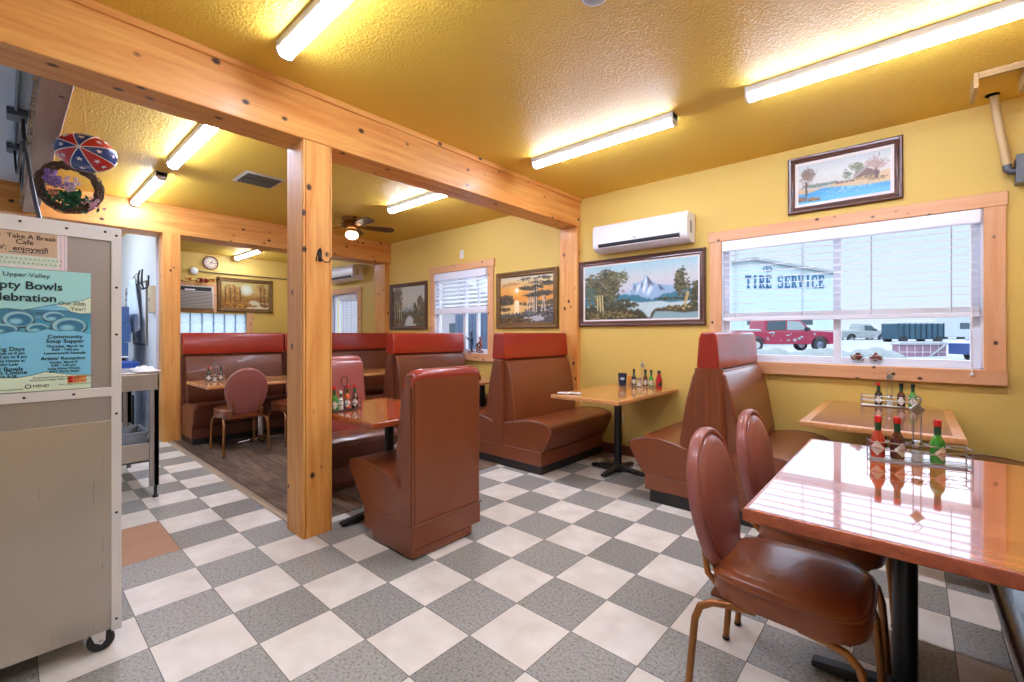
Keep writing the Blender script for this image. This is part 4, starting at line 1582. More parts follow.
c.dabs(.2, .9, .3, .09, 320, .035, [(50, 46, 28), (104, 92, 50), (150, 132, 70), (76, 74, 42)])
c.dabs(.36, .74, .14, .08, 160, .035, [(60, 60, 36), (88, 84, 50), (44, 48, 32)])
c.dabs(.875, .5, .055, .28, 260, .04, [(60, 66, 42), (92, 90, 58), (44, 52, 36), (122, 114, 74)])
c.dabs(.955, .6, .05, .22, 140, .045, [(60, 66, 42), (92, 90, 58), (44, 52, 36)])
c.stroke(.92, .58, .89, .84, .02, (196, 172, 110), .9)
c.dabs(.86, .82, .1, .04, 80, .03, [(190, 168, 108), (90, 80, 46), (60, 56, 36)])
c.grain(.05)
p1 = picture('large framed painting of snowy mountains above a lake, below the white wall cooler', -.497, .885, -.36, .36, c, M_FR_DK, .056, .016, (0, WY, 1.712))

# river and barn
c = Canvas(110, 62, 5)
c.grad([(0, (196, 206, 208)), (.3, (214, 218, 212)), (.55, (206, 206, 196)), (.6, (190, 196, 190)), (1, (160, 190, 200))])
c.dabs(.25, .57, .22, .04, 120, .05, [(104, 122, 116), (130, 142, 130)])
c.below([0, .12, .3, .45, .6, .72, .85, 1], [.60, .62, .63, .58, .55, .52, .50, .46], (206, 180, 138), .03, 1, .012)
c.below([.0, .15, .3, .5, .7, 1], [.72, .70, .64, .68, .74, .74], (66, 158, 208), .03)
c.below([.0, .2, .4, .6, 1], [.86, .80, .76, .80, .84], (96, 190, 228), .08, .7)
c.dabs(.55, .8, .4, .10, 80, .05, [(52, 140, 200), (150, 214, 238), (88, 176, 222)], .45)
c.dabs(.4, .99, .5, .015, 30, .03, [(190, 214, 226)], .5)
c.dabs(.62, .36, .1, .16, 170, .055, [(92, 108, 92), (124, 134, 108), (150, 152, 128)], .7)
c.a[(c.y > .36 + abs(c.x - .76) * .9) & (c.y < .56) & (abs(c.x - .76) < .13)] = c.c((112, 88, 72))
for i in range(20):
    t = i / 19
    c.stroke(.62 + .14 * t, .53 - .2 * t, .63 + .14 * t, .54 - .2 * t, .015, (160, 152, 146))
c.dabs(.80, .62, .16, .06, 140, .04, [(96, 86, 52), (158, 130, 88), (196, 168, 122)])
for x, y, s_ in ((.86, .5, 1.0), (.10, .66, 1.1)):
    c.stroke(x, y + .12 * s_, x, y - .2, .022, (82, 58, 50))
    for k in range(9):
        a = -.5 * PI + (k - 4) * .24
        c.stroke(x, y - .04 - .03 * (k % 3), x + (.05 + .05 * (k % 2)) * math.cos(a) * s_ * 1.2, y - .05 + (.2 + .1 * (k % 3)) * math.sin(a) * s_, .007, (104, 82, 72), .7)
c.dabs(.87, .28, .12, .17, 200, .035, [(178, 150, 140), (150, 124, 116), (196, 168, 158)], .5)
c.dabs(.11, .3, .12, .2, 220, .04, [(130, 108, 92), (150, 120, 104), (110, 110, 96)], .55)
c.dabs(.1, .88, .16, .08, 130, .05, [(96, 72, 54), (160, 112, 70), (120, 96, 72)])
for q in np.linspace(.44, .62, 9):
    c.stroke(q, .58, q + .004, .62, .012, (84, 70, 60))
c.grain(.04)
picture('framed painting of a blue river with a barn, high above the wide window', 1.542, 2.262, -.228, .228, c, M_FR_DK, .050, .022, (0, WY, 2.478))

# sunset
c = Canvas(92, 76, 7)
c.grad([(0, (206, 196, 172)), (.12, (222, 196, 140)), (.25, (228, 168, 84)), (.42, (236, 158, 58)), (.55, (232, 166, 72)), (1, (222, 176, 96))])
c.dabs(.3, .18, .4, .05, 50, .07, [(196, 132, 68), (226, 176, 110), (184, 140, 92)], .35)
c.ell(.33, .30, .16, .15, (250, 206, 120), 1.0, .6); c.ell(.33, .30, .045, .055, (255, 246, 214), .4)
c.ell(.08, .56, .19, .16, (70, 68, 52), .25); c.dabs(.1, .52, .16, .11, 140, .05, [(64, 62, 48), (90, 80, 58), (112, 90, 60)])
c.below([.25, .4, .5, .7, 1], [.56, .54, .57, .53, .5], (96, 88, 64), .03, 1, .02)
c.below([0, .3, .5, 1], [.62, .58, .62, .62], (232, 188, 110), .03)
c.stroke(.33, .56, .33, .84, .045, (252, 238, 196)); c.stroke(.30, .6, .34, .9, .04, (250, 222, 160), .6)
c.below([0, .2, .34], [.72, .70, .74], (104, 80, 48), .01, .0)
c.dabs(.08, .7, .16, .04, 60, .05, [(110, 82, 50), (76, 62, 42)])
c.below([.42, .52, .62, .8, 1], [.78, .70, .66, .64, .62], (84, 84, 80), .03, 1, .015)
c.dabs(.75, .8, .28, .11, 260, .05, [(72, 74, 74), (112, 112, 112), (60, 58, 50), (150, 150, 154), (92, 84, 62)])
c.dabs(.62, .92, .2, .05, 60, .05, [(170, 172, 180), (206, 206, 208)], .7)
c.dabs(.25, .93, .34, .06, 240, .045, [(64, 52, 30), (96, 76, 40), (132, 100, 50)])
for x, x2, w_ in ((.66, .67, .020), (.70, .70, .014), (.57, .60, .012), (.53, .56, .010), (.80, .83, .012), (.85, .84, .010), (.62, .64, .009), (.78, .86, .009)):
    c.stroke(x2, .08 if w_ > .013 else .34, x, .76, w_, (206, 190, 168)); c.stroke(x2 + .010, .10 if w_ > .013 else .36, x + .010, .76, w_ * .55, (72, 58, 44))
for cx_, cy_, rx_, ry_ in ((.68, .10, .26, .06), (.62, .26, .2, .05), (.74, .4, .26, .06), (.6, .42, .16, .04), (.86, .22, .14, .07)):
    c.dabs(cx_, cy_, rx_, ry_, 170, .036, [(70, 66, 54), (98, 90, 68), (54, 54, 48)], .7)
c.grain(.05)
picture('framed painting of an orange sunset with birch trees left of the pine wall post', -1.785, -.79, -.36, .36, c, M_FR_GILT, .070, 0, (0, WY, 1.70))

# grey autumn stream
c = Canvas(80, 60, 9)
c.grad([(0, (186, 190, 178)), (.4, (202, 200, 186)), (.6, (180, 176, 156)), (1, (110, 98, 70))])
c.below([.3, .48, .55, .62, .75], [.62, .5, .40, .5, .6], (150, 158, 158), .03)
c.stroke(.53, .46, .50, .54, .02, (224, 226, 222)); c.stroke(.57, .47, .60, .55, .018, (218, 220, 216))
c.below([0, .3, .5, .7, 1], [.56, .6, .63, .6, .55], (96, 92, 64), .04, 1, .03)
c.dabs(.15, .32, .2, .3, 420, .06, [(82, 74, 56), (112, 100, 72), (64, 58, 44), (136, 120, 88)], .7)
c.dabs(.88, .52, .12, .24, 190, .05, [(92, 86, 58), (70, 66, 46), (126, 112, 76)])
c.dabs(.72, .54, .05, .14, 60, .05, [(84, 80, 56), (64, 62, 44)])
for q in (.08, .15, .22, .28):
    c.stroke(q, .35, q + .01, .86, .015, (196, 184, 150), .8); c.stroke(q + .018, .35, q + .024, .86, .010, (70, 58, 40), .8)
c.below([.35, .42, .5, .6, .72, .8], [1.1, .84, .72, .74, .9, 1.1], (206, 208, 200), .05)
c.dabs(.2, .88, .25, .09, 170, .05, [(80, 62, 38), (120, 92, 54), (150, 118, 72)])
c.dabs(.86, .86, .18, .1, 150, .05, [(80, 66, 40), (124, 98, 60), (98, 88, 58)])
c.grain(.05)
picture('framed painting of a grey autumn stream near the far corner pine post', -4.245, -3.255, -.375, .375, c, M_FR_DK, .06, 0, (0, WY, 1.712))

# gold forest in the far room (hangs on the far wall, facing +x)
c = Canvas(90, 60, 11)
c.grad([(0, (176, 158, 96)), (.35, (188, 162, 96)), (.55, (168, 128, 64)), (1, (106, 70, 28))])
c.ell(.52, .3, .15, .24, (206, 218, 206), .9, .8)
c.below([0, .3, .5, .7, 1], [.54, .56, .58, .55, .5], (150, 104, 46), .05, 1, .03)
c.below([.48, .6, .72, .8], [1.0, .66, .66, .74], (222, 214, 176), .06, .9)
c.dabs(.2, .38, .2, .28, 330, .06, [(176, 122, 50), (206, 156, 74), (122, 84, 38), (150, 110, 52)], .7)
c.dabs(.86, .34, .13, .28, 200, .055, [(166, 120, 60), (196, 152, 86), (120, 88, 46)], .7)
for q in (.08, .17, .27, .38, .82, .9):
    c.stroke(q, .2, q + .01, .86, .017, (84, 58, 30), .9)
c.dabs(.3, .86, .4, .12, 320, .05, [(112, 72, 30), (176, 120, 48), (78, 52, 24), (206, 150, 66)])
c.dabs(.86, .84, .14, .08, 90, .05, [(112, 72, 30), (176, 120, 48)])
c.grain(.05)
picture('ornate framed painting of a golden forest in the far room beside the window cooler', -.5, .5, -.335, .335, c, M_FR_GILT, .075, 0, (XF, .385, 2.035), R(90), ornate=True)

# ================================================================== WALL COOLERS
def mini_split(label, x0, x1, z0, z1, words=True):
    cx = (x0 + x1) / 2
    W = x1 - x0
    root = thing('wall_air_conditioner', label, 'air conditioner', (cx, WY, z0))
    h = z1 - z0
    prof = [(-.001, 0.0), (-.10, .0), (-.185, .025), (-.205, .05), (-.212, .10), (-.212, h - .06), (-.20, h - .012), (-.185, h), (-.001, h)]
    part('case', MB().prism([(y, z) for y, z in prof][::-1], 'yz', -W / 2, W / 2), M_WHITE, root, bevel=.012, seg=3, angle=50)
    slot = part('outlet_slot', MB().add([(-W / 2 + .07, -.214, .072), (W / 2 - .07, -.214, .072), (W / 2 - .07, -.200, .034), (-W / 2 + .07, -.200, .034)], [(0, 1, 2, 3)]).box(-W / 2 + .07, W / 2 - .07, -.2145, -.206, .058, .074), M_DARK, root)
    part('louvre', MB().add([(-W / 2 + .075, -.224, .030), (W / 2 - .075, -.224, .030), (W / 2 - .075, -.18, .012), (-W / 2 + .075, -.18, .012), (-W / 2 + .075, -.220, .035), (W / 2 - .075, -.220, .035), (W / 2 - .075, -.178, .018), (-W / 2 + .075, -.178, .018)],
                           [(0, 3, 2, 1), (4, 5, 6, 7), (0, 1, 5, 4), (1, 2, 6, 5), (2, 3, 7, 6), (3, 0, 4, 7)]), M_WHITE, root)
    part('side_vent', MB().box(W / 2 - .001, W / 2 + .002, -.14, -.10, .08, h - .08), plain('side_vent_grey', srgb(150, 152, 158), .6), root)  # flat grey strip on the end of the case
    if words:
        ls = plain('grey_lettering', srgb(110, 114, 122), .5)
        letters(root, 'LG', .026, (-.02, -.2135, .088), (1, 0, 0), (0, 0, 1), ls, bold=.03)
        letters(root, 'INVERTER', .014, (W / 2 - .12, -.2135, .115), (1, 0, 0), (0, 0, 1), ls)
    return root


mini_split('white wall cooler hung above the large mountain painting', -.207, .785, 2.125, 2.395)
mini_split('white wall cooler in the far room, partly hidden by the big post', -6.15, -5.12, 2.245, 2.515, words=False)

ac = thing('window_air_conditioner', 'boxy window cooler set in a pine sleeve on the far wall', 'air conditioner', (XF, -.55, 1.72))
part('sleeve', MB().frame(-.42, .42, -.04, .50, [(0, -.002), (0, -.03), (.05, -.03), (.05, -.002)], Matrix.Rotation(R(90), 4, 'Z')), M_CZ, ac, bevel=.003)
part('case', MB().box(-.001, .10, -.36, .36, .02, .44), plain('beige_plastic', srgb(214, 206, 190), .45), ac, bevel=.012)
part('grille', MB().box(.10, .112, -.33, .33, .05, .33), plain('grille_taupe', srgb(128, 122, 114), .55), ac, bevel=.004)
mb = MB()
for i in range(10):
    mb.box(.112, .116, -.32, .32, .064 + i * .026, .072 + i * .026)
part('louvre', mb, MATS['beige_plastic'], ac)
part('control_panel', MB().box(.10, .106, -.32, .32, .345, .42), M_DARK, ac, bevel=.003)
part('badge', MB().box(.106, .108, -.10, .06, .352, .376), M_WHITE, ac)
gar = thing('leaf_garland', 'autumn leaf garland draped on top of the boxy window cooler', 'garland', (XF + .06, -.5, 2.22))
part('stem', MB().tube([(.03, -.36 + i * .06, .02 + .02 * math.sin(i * 1.3)) for i in range(12)], .006, 5), M_DKBROWN, gar)
rg = random.Random(4)
for cname, col in (('orange_leaf', srgb(186, 106, 44)), ('red_leaf', srgb(170, 48, 36))):
    mb = MB()
    for i in range(26):
        y = rg.uniform(-.36, .30) if cname == 'orange_leaf' else rg.uniform(.05, .2)
        M = Matrix.Translation((.03 + rg.uniform(-.02, .04), y, .03 + rg.uniform(-.01, .05))) @ Euler((rg.uniform(0, 6), rg.uniform(0, 6), rg.uniform(0, 6))).to_matrix().to_4x4()
        mb.add([(0, -.03, 0), (.022, 0, .004), (0, .035, 0), (-.022, 0, .004)], [(0, 1, 2, 3)], M)
    part('leaf', mb, plain(cname, col, .6), gar, smooth=False, kind='stuff')

clk = thing('wall_clock', 'round clock high on the far wall left of the golden forest painting', 'clock', (XF, -.22, 2.62))
MY = Matrix.Rotation(R(90), 4, 'Y')
part('rim', MB().lathe([(.128, .0), (.132, .02), (.122, .034), (.110, .030), (.110, .012)], 32, M=MY), plain('clock_brown', srgb(150, 104, 74), .4), clk)
part('dial', MB().lathe([(.0001, .014), (.112, .012)], 32, M=MY), plain('clock_dial', srgb(226, 206, 180), .5), clk)
for k in range(12):
    a = k * PI / 6
    mb = MB().box(-.006, .006, -.012, .012, 0, .002, M=Matrix.Translation((.0155, .092 * math.sin(a), .092 * math.cos(a))) @ Matrix.Rotation(-a, 4, 'X') @ Matrix.Rotation(R(90), 4, 'Y'))
    part('hour_mark', mb, M_DARK, clk)
part('hour_hand', MB().box(.016, .018, -.005, .005, -.01, .055, M=Matrix.Rotation(R(-40), 4, 'X')), M_DARK, clk)
part('minute_hand', MB().box(.019, .021, -.004, .004, -.015, .085, M=Matrix.Rotation(R(-95), 4, 'X')), M_DARK, clk)

jb = thing('electrical_conduit', 'round white electrical box with a thin pipe along the far wall', 'electrical box', (XF, -.49, 2.44))
part('box', MB().lathe([(.062, 0), (.062, .045), (.05, .055), (.0001, .057)], 20, M=MY), M_WHITE, jb)
part('pipe', MB().tube([(.02, .06, 0), (.02, 1.96, -.01)], .012, 8), plain('pipe_grey', srgb(120, 104, 70), .5), jb)

# blank cover plate over the second window and the outlet under the napkin table
cv = thing('cover_plate', 'blank cover plate on the yellow wall above the half lowered blind', 'cover plate', (-2.475, WY, 2.40))
part('plate', MB().box(-.036, .036, -.006, -.001, -.058, .058), M_WHITE, cv, bevel=.002)
part('screw', MB().lathe([(.004, 0), (.003, .002)], 8, M=Matrix.Translation((0, -.006, .03)) @ Matrix.Rotation(R(90), 4, 'X')), M_CHROME, cv)
ot = thing('wall_outlet', 'wall outlet on the yellow wall beneath the napkin table', 'outlet', (.02, WY, .37))
part('plate', MB().box(-.036, .036, -.006, -.001, -.058, .058), plain('almond', srgb(222, 206, 160), .4), ot, bevel=.002)
for s in (-1, 1):
    part('socket', MB().lathe([(.016, 0), (.016, .002), (.0001, .002)], 14, M=Matrix.Translation((0, -.006, s * .022)) @ Matrix.Rotation(R(90), 4, 'X')), plain('almond_dark', srgb(170, 154, 116), .5), ot)

# conduit and access hatch at the right
ht = thing('ceiling_hatch', 'unfinished timber box frame round a hole in the ceiling at the right', 'hatch', (2.69, 1.06, ZC))
M_RAW = wood('raw_lumber', 'X', srgb(176, 142, 90), srgb(214, 182, 126), rough=.7, coat=0)
part('side_board', MB().box(-.112, -.092, -.14, .12, -.09, -.001), M_RAW, ht, bevel=.002)
part('side_board', MB().box(.092, .112, -.14, .12, -.09, -.001), M_RAW, ht, bevel=.002)
part('end_board', MB().box(-.092, .092, -.14, -.122, -.04, -.001), M_RAW, ht, bevel=.002)
part('hole', MB().lathe([(.0001, -.003), (.035, -.003)], 16, (0, .28, 0)), plain('hole_dark', srgb(120, 92, 46), .8), ht)
cd = thing('flexible_conduit', 'tan ribbed conduit dropping from the ceiling to a grey box at the right', 'conduit', (2.70, 1.36, ZC))
pts = [(0, 0, 0), (.012, .02, -.10), (.03, .05, -.22), (.05, .06, -.34), (.062, .06, -.45)]
q = [Vector(p) for p in pts]
mb = MB()
path, rs = [], []
for i in range(len(q) - 1):
    for k in range(16):
        t = k / 16
        path.append(q[i].lerp(q[i + 1], t))
        rs.append(.024 if k % 2 else .0205)
mb.tube(path, .022, 12, rs=rs)
part('hose', mb, plain('tan_conduit', srgb(206, 178, 128), .55), cd, angle=80)
part('elbow', MB().tube([(.062, .06, -.44), (.064, .06, -.47), (.075, .06, -.485), (.11, .06, -.49)], .023, 10), plain('grey_fitting', srgb(92, 96, 104), .4, metal=.5), cd)
gx = thing('electrical_box', 'grey electrical box at the right edge fed by the tan conduit', 'electrical box', (2.86, WY, 2.22))
part('case', MB().box(-.06, .12, -.11, -.001, 0, .17), plain('box_grey', srgb(104, 110, 118), .45, metal=.3), gx, bevel=.006)
part('cover', MB().box(-.064, .124, -.116, -.108, -.004, .174), MATS['box_grey'], gx, bevel=.003)

# iron hook on the big post
hk = thing('coat_hook', 'small wrought iron double hook screwed to the big square post', 'hook', (-.495, -1.50, 1.76))
part('back_plate', MB().box(.0005, .005, -.012, .012, -.03, .045), M_BLACK, hk, bevel=.002)
part('hook_arm', MB().tube([(.005, 0, .03), (.03, -.012, .05), (.04, -.03, .03), (.03, -.035, -.01), (.012, -.03, -.03)], .004, 6).tube([(.005, 0, -.01), (.03, .02, -.035), (.05, .035, -.035), (.055, .05, -.005)], .004, 6).tube([(.005, 0, .0), (.02, 0, -.03), (.04, 0, -.02)], .004, 6), M_BLACK, hk)

# ================================================================== STEEL CABINET AT THE LEFT
CX, CY1, CY0 = -.10, -2.51, -3.32
cab = thing('steel_cabinet', 'tall wheeled steel cabinet at the left edge with a poster on its side', 'cabinet', (CX, CY1, 0))
D = CY0 - CY1          # local y from D to 0
part('body', MB().box(-.78, -.012, D + .01, -.006, .09, 1.69), M_STEELDK, cab, bevel=.004)
part('side_panel', MB().box(-.012, -.004, D + .02, -.025, 1.055, 1.66), M_STEELDK, cab, label='dull grey upper side panel')
part('side_panel', MB().box(-.012, -.003, D + .02, -.025, .92, 1.05), M_STEELDK, cab)
part('skirt_panel', MB().box(-.012, .0, D + .005, -.03, .085, .925), M_STEEL, cab, bevel=.002, label='bright brushed lower panel')
part('corner_strip', MB().box(-.03, .002, -.032, 0, .075, 1.70), M_ALU, cab, bevel=.002)
part('top_rail', MB().box(-.03, .0022, D, -.030, 1.645, 1.70), M_ALU, cab, bevel=.002)
part('cross_rail', MB().box(-.01, .0022, D, -.030, 1.022, 1.058), M_ALU, cab, bevel=.002)
for y, z in ((-.016, .12), (-.016, .55), (-.016, .95), (-.016, 1.27), (-.016, 1.46), (-.016, 1.67), (-.05, 1.68), (-.16, 1.675), (-.28, 1.68), (-.14, 1.04), (-.27, 1.04)):
    part('screw', MB().lathe([(.005, 0), (.004, .002), (.0001, .0028)], 8, M=Matrix.Translation((.002, y, z)) @ MY), M_DARK, cab)
for y in (-.05, D + .1):
    cs = part('caster', MB().lathe([(.026, -.014), (.040, -.013), (.043, -.008), (.043, .008), (.040, .013), (.026, .014)], 22, M=Matrix.Translation((-.03, y - .01, .043)) @ MY), M_BLACK, cab, bevel=.002, label='black rubber caster')
    part('fork', MB().prism([(y - .045, .088), (y + .005, .088), (y + .002, .045), (y - .01, .032), (y - .03, .045)], 'yz', -.014, -.009).box(-.052, -.009, y - .045, y + .005, .080, .09), M_ALU, cs, bevel=.002)
    part('axle', MB().lathe([(.008, 0), (.008, .006), (.0001, .007)], 10, M=Matrix.Translation((-.009, y - .012, .045)) @ MY), M_CHROME, cs)

# poster on the cabinet side (faces +x; reading direction +y)
RT, UP = (0, 1, 0), (0, 0, 1)
PX = CX + .0042
post_ = thing('event_poster', 'blue community soup supper poster taped to the steel cabinet', 'poster', (PX - .0062, -2.602, 1.062))
PW, PH = .30, .448     # local y from -PW to 0, z from 0 to PH


def flat(name, poly, col, x, parent=None, mat=None):
    m = mat or plain(name + '_print', col, .45)
    mb = MB()
    mb.add([(x, y, z) for y, z in poly], [list(range(len(poly)))])
    return part(name, mb, m, parent or post_, smooth=False)


part('sheet', MB().box(.0, .001, -PW, 0, 0, PH), plain('poster_sky_blue', srgb(132, 204, 230), .35), post_)
wave_top = [(-PW, .30), (-.26, .295), (-.22, .302), (-.18, .297), (-.13, .312), (-.10, .322), (-.06, .33), (-.02, .342), (0, .355)]
flat('headline_field', wave_top + [(0, PH), (-PW, PH)], srgb(168, 226, 222), .0014)
# band of bowls, painted as a picture
c = Canvas(96, 44, 21)
c.grad([(0, (70, 130, 160)), (.5, (60, 150, 186)), (1, (96, 190, 222))])
c.dabs(.5, .5, .6, .5, 90, .12, [(40, 84, 110), (90, 160, 184), (150, 190, 200), (36, 70, 92)], .4)
for cx_, cy_, rx_, ry_ in ((.12, .45, .07, .17), (.36, .38, .13, .30), (.66, .26, .10, .2), (.80, .62, .16, .34), (.20, .75, .16, .2), (.52, .72, .1, .2), (.02, .3, .06, .14)):
    c.ell(cx_, cy_ + .03, rx_ * 1.12, ry_ * 1.12, (26, 54, 72), .2)
    c.ell(cx_, cy_, rx_, ry_, (150, 200, 212), .12)
    c.ell(cx_ + .01, cy_ + .03, rx_ * .82, ry_ * .82, (52, 120, 156), .2)
    c.ell(cx_ - .02, cy_ + .08, rx_ * .5, ry_ * .45, (140, 204, 220), .8)
me = c.mesh('bowl_picture', -PW, -.0, .205, .300, 0)
# trim the band to the torn-paper outline by covering it: picture first, fields over it
me.transform(Matrix(((0, 1, 0, .0012), (1, 0, 0, 0), (0, 0, 1, 0), (0, 0, 0, 1))))
part('bowl_picture', me, None, post_, smooth=False)
flat('lower_field', [(-PW, 0), (0, 0), (0, .212), (-.05, .225), (-.09, .222), (-.12, .23), (-.155, .216), (-.2, .222), (-.25, .208), (-PW, .214)], srgb(126, 204, 236), .0015)
flat('year_flag', [(-.098, .318), (-.06, .33), (-.02, .342), (0, .355), (0, .292), (-.03, .29), (-.055, .296), (-.07, .31)], srgb(226, 240, 208), .0018)
flat('footer_field', [(-PW, 0), (0, 0), (0, .052), (-.05, .055), (-.09, .062), (-.125, .070), (-.16, .058), (-.20, .052), (-.25, .056), (-PW, .05)], srgb(222, 240, 210), .0018)
for pts in (wave_top, [(0, .212), (-.05, .225), (-.09, .222), (-.12, .23), (-.155, .216), (-.2, .222), (-.25, .208), (-PW, .214)], [(0, .052), (-.05, .055), (-.09, .062), (-.125, .070), (-.16, .058), (-.20, .052), (-.25, .056), (-PW, .05)]):
    part('torn_edge', MB().tube([(.0018, y, z) for y, z in pts], .0009, 5), plain('torn_teal', srgb(36, 92, 100), .5), post_)
INK = plain('poster_ink', srgb(22, 50, 60), .5)
for body, size, y, z, b, al in (
        ('Upper Valley', .0225, -.112, .418, .0, 'RIGHT'), ('Empty Bowls', .0400, -.078, .374, .02, 'RIGHT'), ('Celebration', .0400, -.094, .330, .02, 'RIGHT'),
        ("Our 30th", .020, -.014, .320, .0, 'RIGHT'), ('Year!', .020, -.014, .300, .0, 'RIGHT'),
        ('Community', .020, -.071, .194, .015, 'CENTER'), ('Soup Supper', .020, -.071, .177, .015, 'CENTER'),
        ('Thursday, March 26', .0125, -.071, .160, .02, 'CENTER'), ('5:00 - 7:00 pm', .0125, -.071, .147, .02, 'CENTER'), ('Leavenworth Festhalle', .0125, -.071, .134, .02, 'CENTER'),
        ("Artists' Reception", .0165, -.076, .113, .015, 'CENTER'), ('Sunday, March 8', .0112, -.076, .100, .02, 'CENTER'), ('5:30 - 7:30 pm', .0112, -.076, .088, .02, 'CENTER'),
        ('Icicle Ridge Winery', .0112, -.074, .076, .02, 'CENTER'), ('8977 North Road', .0112, -.074, .065, .02, 'CENTER'),
        ('Painting Days', .0195, -.176, .150, .015, 'RIGHT'), ('Noon to 8 pm', .0125, -.176, .137, .02, 'RIGHT'), ('10 am to 8 pm', .0125, -.170, .124, .02, 'RIGHT'),
        ('Bakery House at', .0125, -.176, .110, .02, 'RIGHT'), ('Sleeping Lady', .0125, -.192, .097, .02, 'RIGHT'),
        ('Most Bowls', .0195, -.180, .078, .015, 'RIGHT'), ('on Online', .0195, -.170, .065, .015, 'RIGHT'), ('March 8-28', .0125, -.196, .0535, .02, 'RIGHT')):
    letters(post_, body, size, (.0024, y, z), RT, UP, INK, bold=b, align=al)
for body, size, y, z in (('All proceeds benefit the Community Cupboard', .0085, -.075, .046), ('Food Bank of Upper Valley MEND', .0085, -.105, .037), ('MEND', .015, -.135, .013), ('www.uvmend.org', .008, -.21, .008), ('Poster design by a local artist', .0075, -.045, .017)):
    letters(post_, body, size, (.0024, y, z), RT, UP, INK)
part('emblem_ring', MB().tube([(.0024, -.168 + .007 * math.cos(t), .018 + .007 * math.sin(t)) for t in [k * 2 * PI / 14 for k in range(14)]], .0012, 4, closed=True), INK, post_)
flat('apple_patch', [(-.066, .022), (-.014, .022), (-.014, .050), (-.066, .050)], srgb(236, 176, 104), .0021)
part('apple_emblem', MB().ball((.0022, -.056, .042), .008, 12, 6, .8).ball((.0022, -.056, .030), .008, 12, 6, .7), plain('apple_red', srgb(204, 44, 36), .4), post_)
letters(post_, 'EMPTY', .011, (.0026, -.030, .038), RT, UP, plain('orange_ink', srgb(206, 70, 44), .5), bold=.02)
letters(post_, 'BOWLS', .011, (.0026, -.030, .027), RT, UP, MATS['orange_ink'], bold=.02)

wf = thing('wifi_sign', 'hand written paper sign with dotted border above the blue poster', 'sign', (PX - .006, -2.668, 1.512))
part('sheet', MB().box(0, .001, -.27, 0, .0, .142), plain('dotted_border', srgb(232, 226, 220), .6), wf)
flat('note_field', [(-.27, .046), (-.027, .046), (-.027, .142), (-.27, .142)], srgb(206, 176, 146), .0014, wf)
flat('mint_strip', [(-.27, .010), (-.026, .010), (-.026, .044), (-.27, .044)], srgb(206, 224, 200), .0014, wf)
flat('pink_strip', [(-.022, .0), (-.001, .0), (-.001, .142), (-.022, .142)], srgb(240, 218, 220), .0015, wf)
mb = MB()
rg = random.Random(8)
for i in range(22):
    for j in range(2):
        mb.ball((.0015, -.262 + i * .0115 + .005 * j, .018 + .016 * j), .0022, 6, 4, .8)
part('dots', mb, plain('green_dots', srgb(60, 90, 76), .6), wf)
mb = MB()
for i in range(16):
    for j in range(2):
        mb.ball((.0016, -.017 + .010 * j, .006 + i * .0085), .0019, 6, 4, .8)
part('dots', mb, plain('teal_dots', srgb(60, 120, 140), .6), wf)
PEN = plain('marker_ink', srgb(58, 40, 32), .6)
letters(wf, 'WIFI:  Take A Break', .0225, (.002, -.029, .107), RT, UP, PEN, align='RIGHT', bold=.01)
letters(wf, 'Cafe', .024, (.002, -.088, .086), RT, UP, PEN, align='RIGHT', bold=.01)
letters(wf, 'PW:  enjoywifi', .025, (.002, -.050, .062), RT, UP, PEN, align='RIGHT', bold=.01)
part('underline', MB().box(.0018, .0022, -.150, -.105, .0545, .0575), plain('teal_marker', srgb(60, 130, 140), .6), wf)
part('underline', MB().box(.0018, .0022, -.100, -.058, .0575, .060), plain('blue_marker', srgb(54, 80, 160), .6), wf)

# ------------------------------------------------------------------ things hung by the cross beam
hx, hy, hz = -1.80, -2.545, 2.225
wr = thing('grapevine_wreath', 'twisted grapevine wreath with purple flowers and green leaves hung above the cabinet', 'wreath', (hx, hy, hz), R(-8))
rg = random.Random(12)
mb = MB()
for k in range(26):
    ph, ph2, r0 = rg.uniform(0, 6.3), rg.uniform(0, 6.3), .142
    a1, a2, fr_ = rg.uniform(.008, .028), rg.uniform(.006, .024), rg.choice((2, 3, 4, 5))
    pts = []
    for i in range(44):
        t = i / 44 * 2 * PI
        r = r0 + a1 * math.cos(fr_ * t + ph)
        pts.append((a2 * math.sin(fr_ * t + ph2), r * math.cos(t), r * math.sin(t)))
    mb.tube(pts, rg.uniform(.0025, .0045), 5, closed=True)
part('vine_ring', mb, plain('grapevine', srgb(96, 78, 66), .8, vary=.3, vscale=20), wr)
for nm, colr, n_, rad, ctr, spread in (('purple_flower', srgb(150, 120, 196), 26, .013, (-.075, .025), .05), ('white_flower', srgb(214, 196, 216), 20, .012, (.01, .0), .05),
                                       ('orange_flower', srgb(214, 146, 112), 8, .016, (-.065, -.065), .02), ('pink_flower', srgb(206, 160, 170), 18, .010, (.12, -.10), .05)):
    mb = MB()
    for i in range(n_):
        y, z = ctr[0] + rg.gauss(0, spread * .5), ctr[1] + rg.gauss(0, spread * .5)
        for p5 in range(5):
            a = p5 * 2 * PI / 5
            mb.ball((.03 + rg.uniform(0, .02), y + rad * .7 * math.cos(a), z + rad * .7 * math.sin(a)), rad * .55, 6, 4, .8)
    part('flower', mb, plain(nm, colr, .7), wr, label=nm.replace('_', ' ') + ' cluster', kind='stuff')
mb = MB()
for i in range(120):
    y, z = rg.gauss(-.005, .045), rg.gauss(-.075, .028)
    M = Matrix.Translation((.02 + rg.uniform(0, .035), y, z)) @ Euler((rg.uniform(0, 6), rg.uniform(-1, 1), rg.uniform(-1, 1))).to_matrix().to_4x4()
    mb.add([(0, -.022, 0), (.004, 0, .011), (0, .024, 0), (.004, 0, -.011)], [(0, 1, 2, 3)], M)
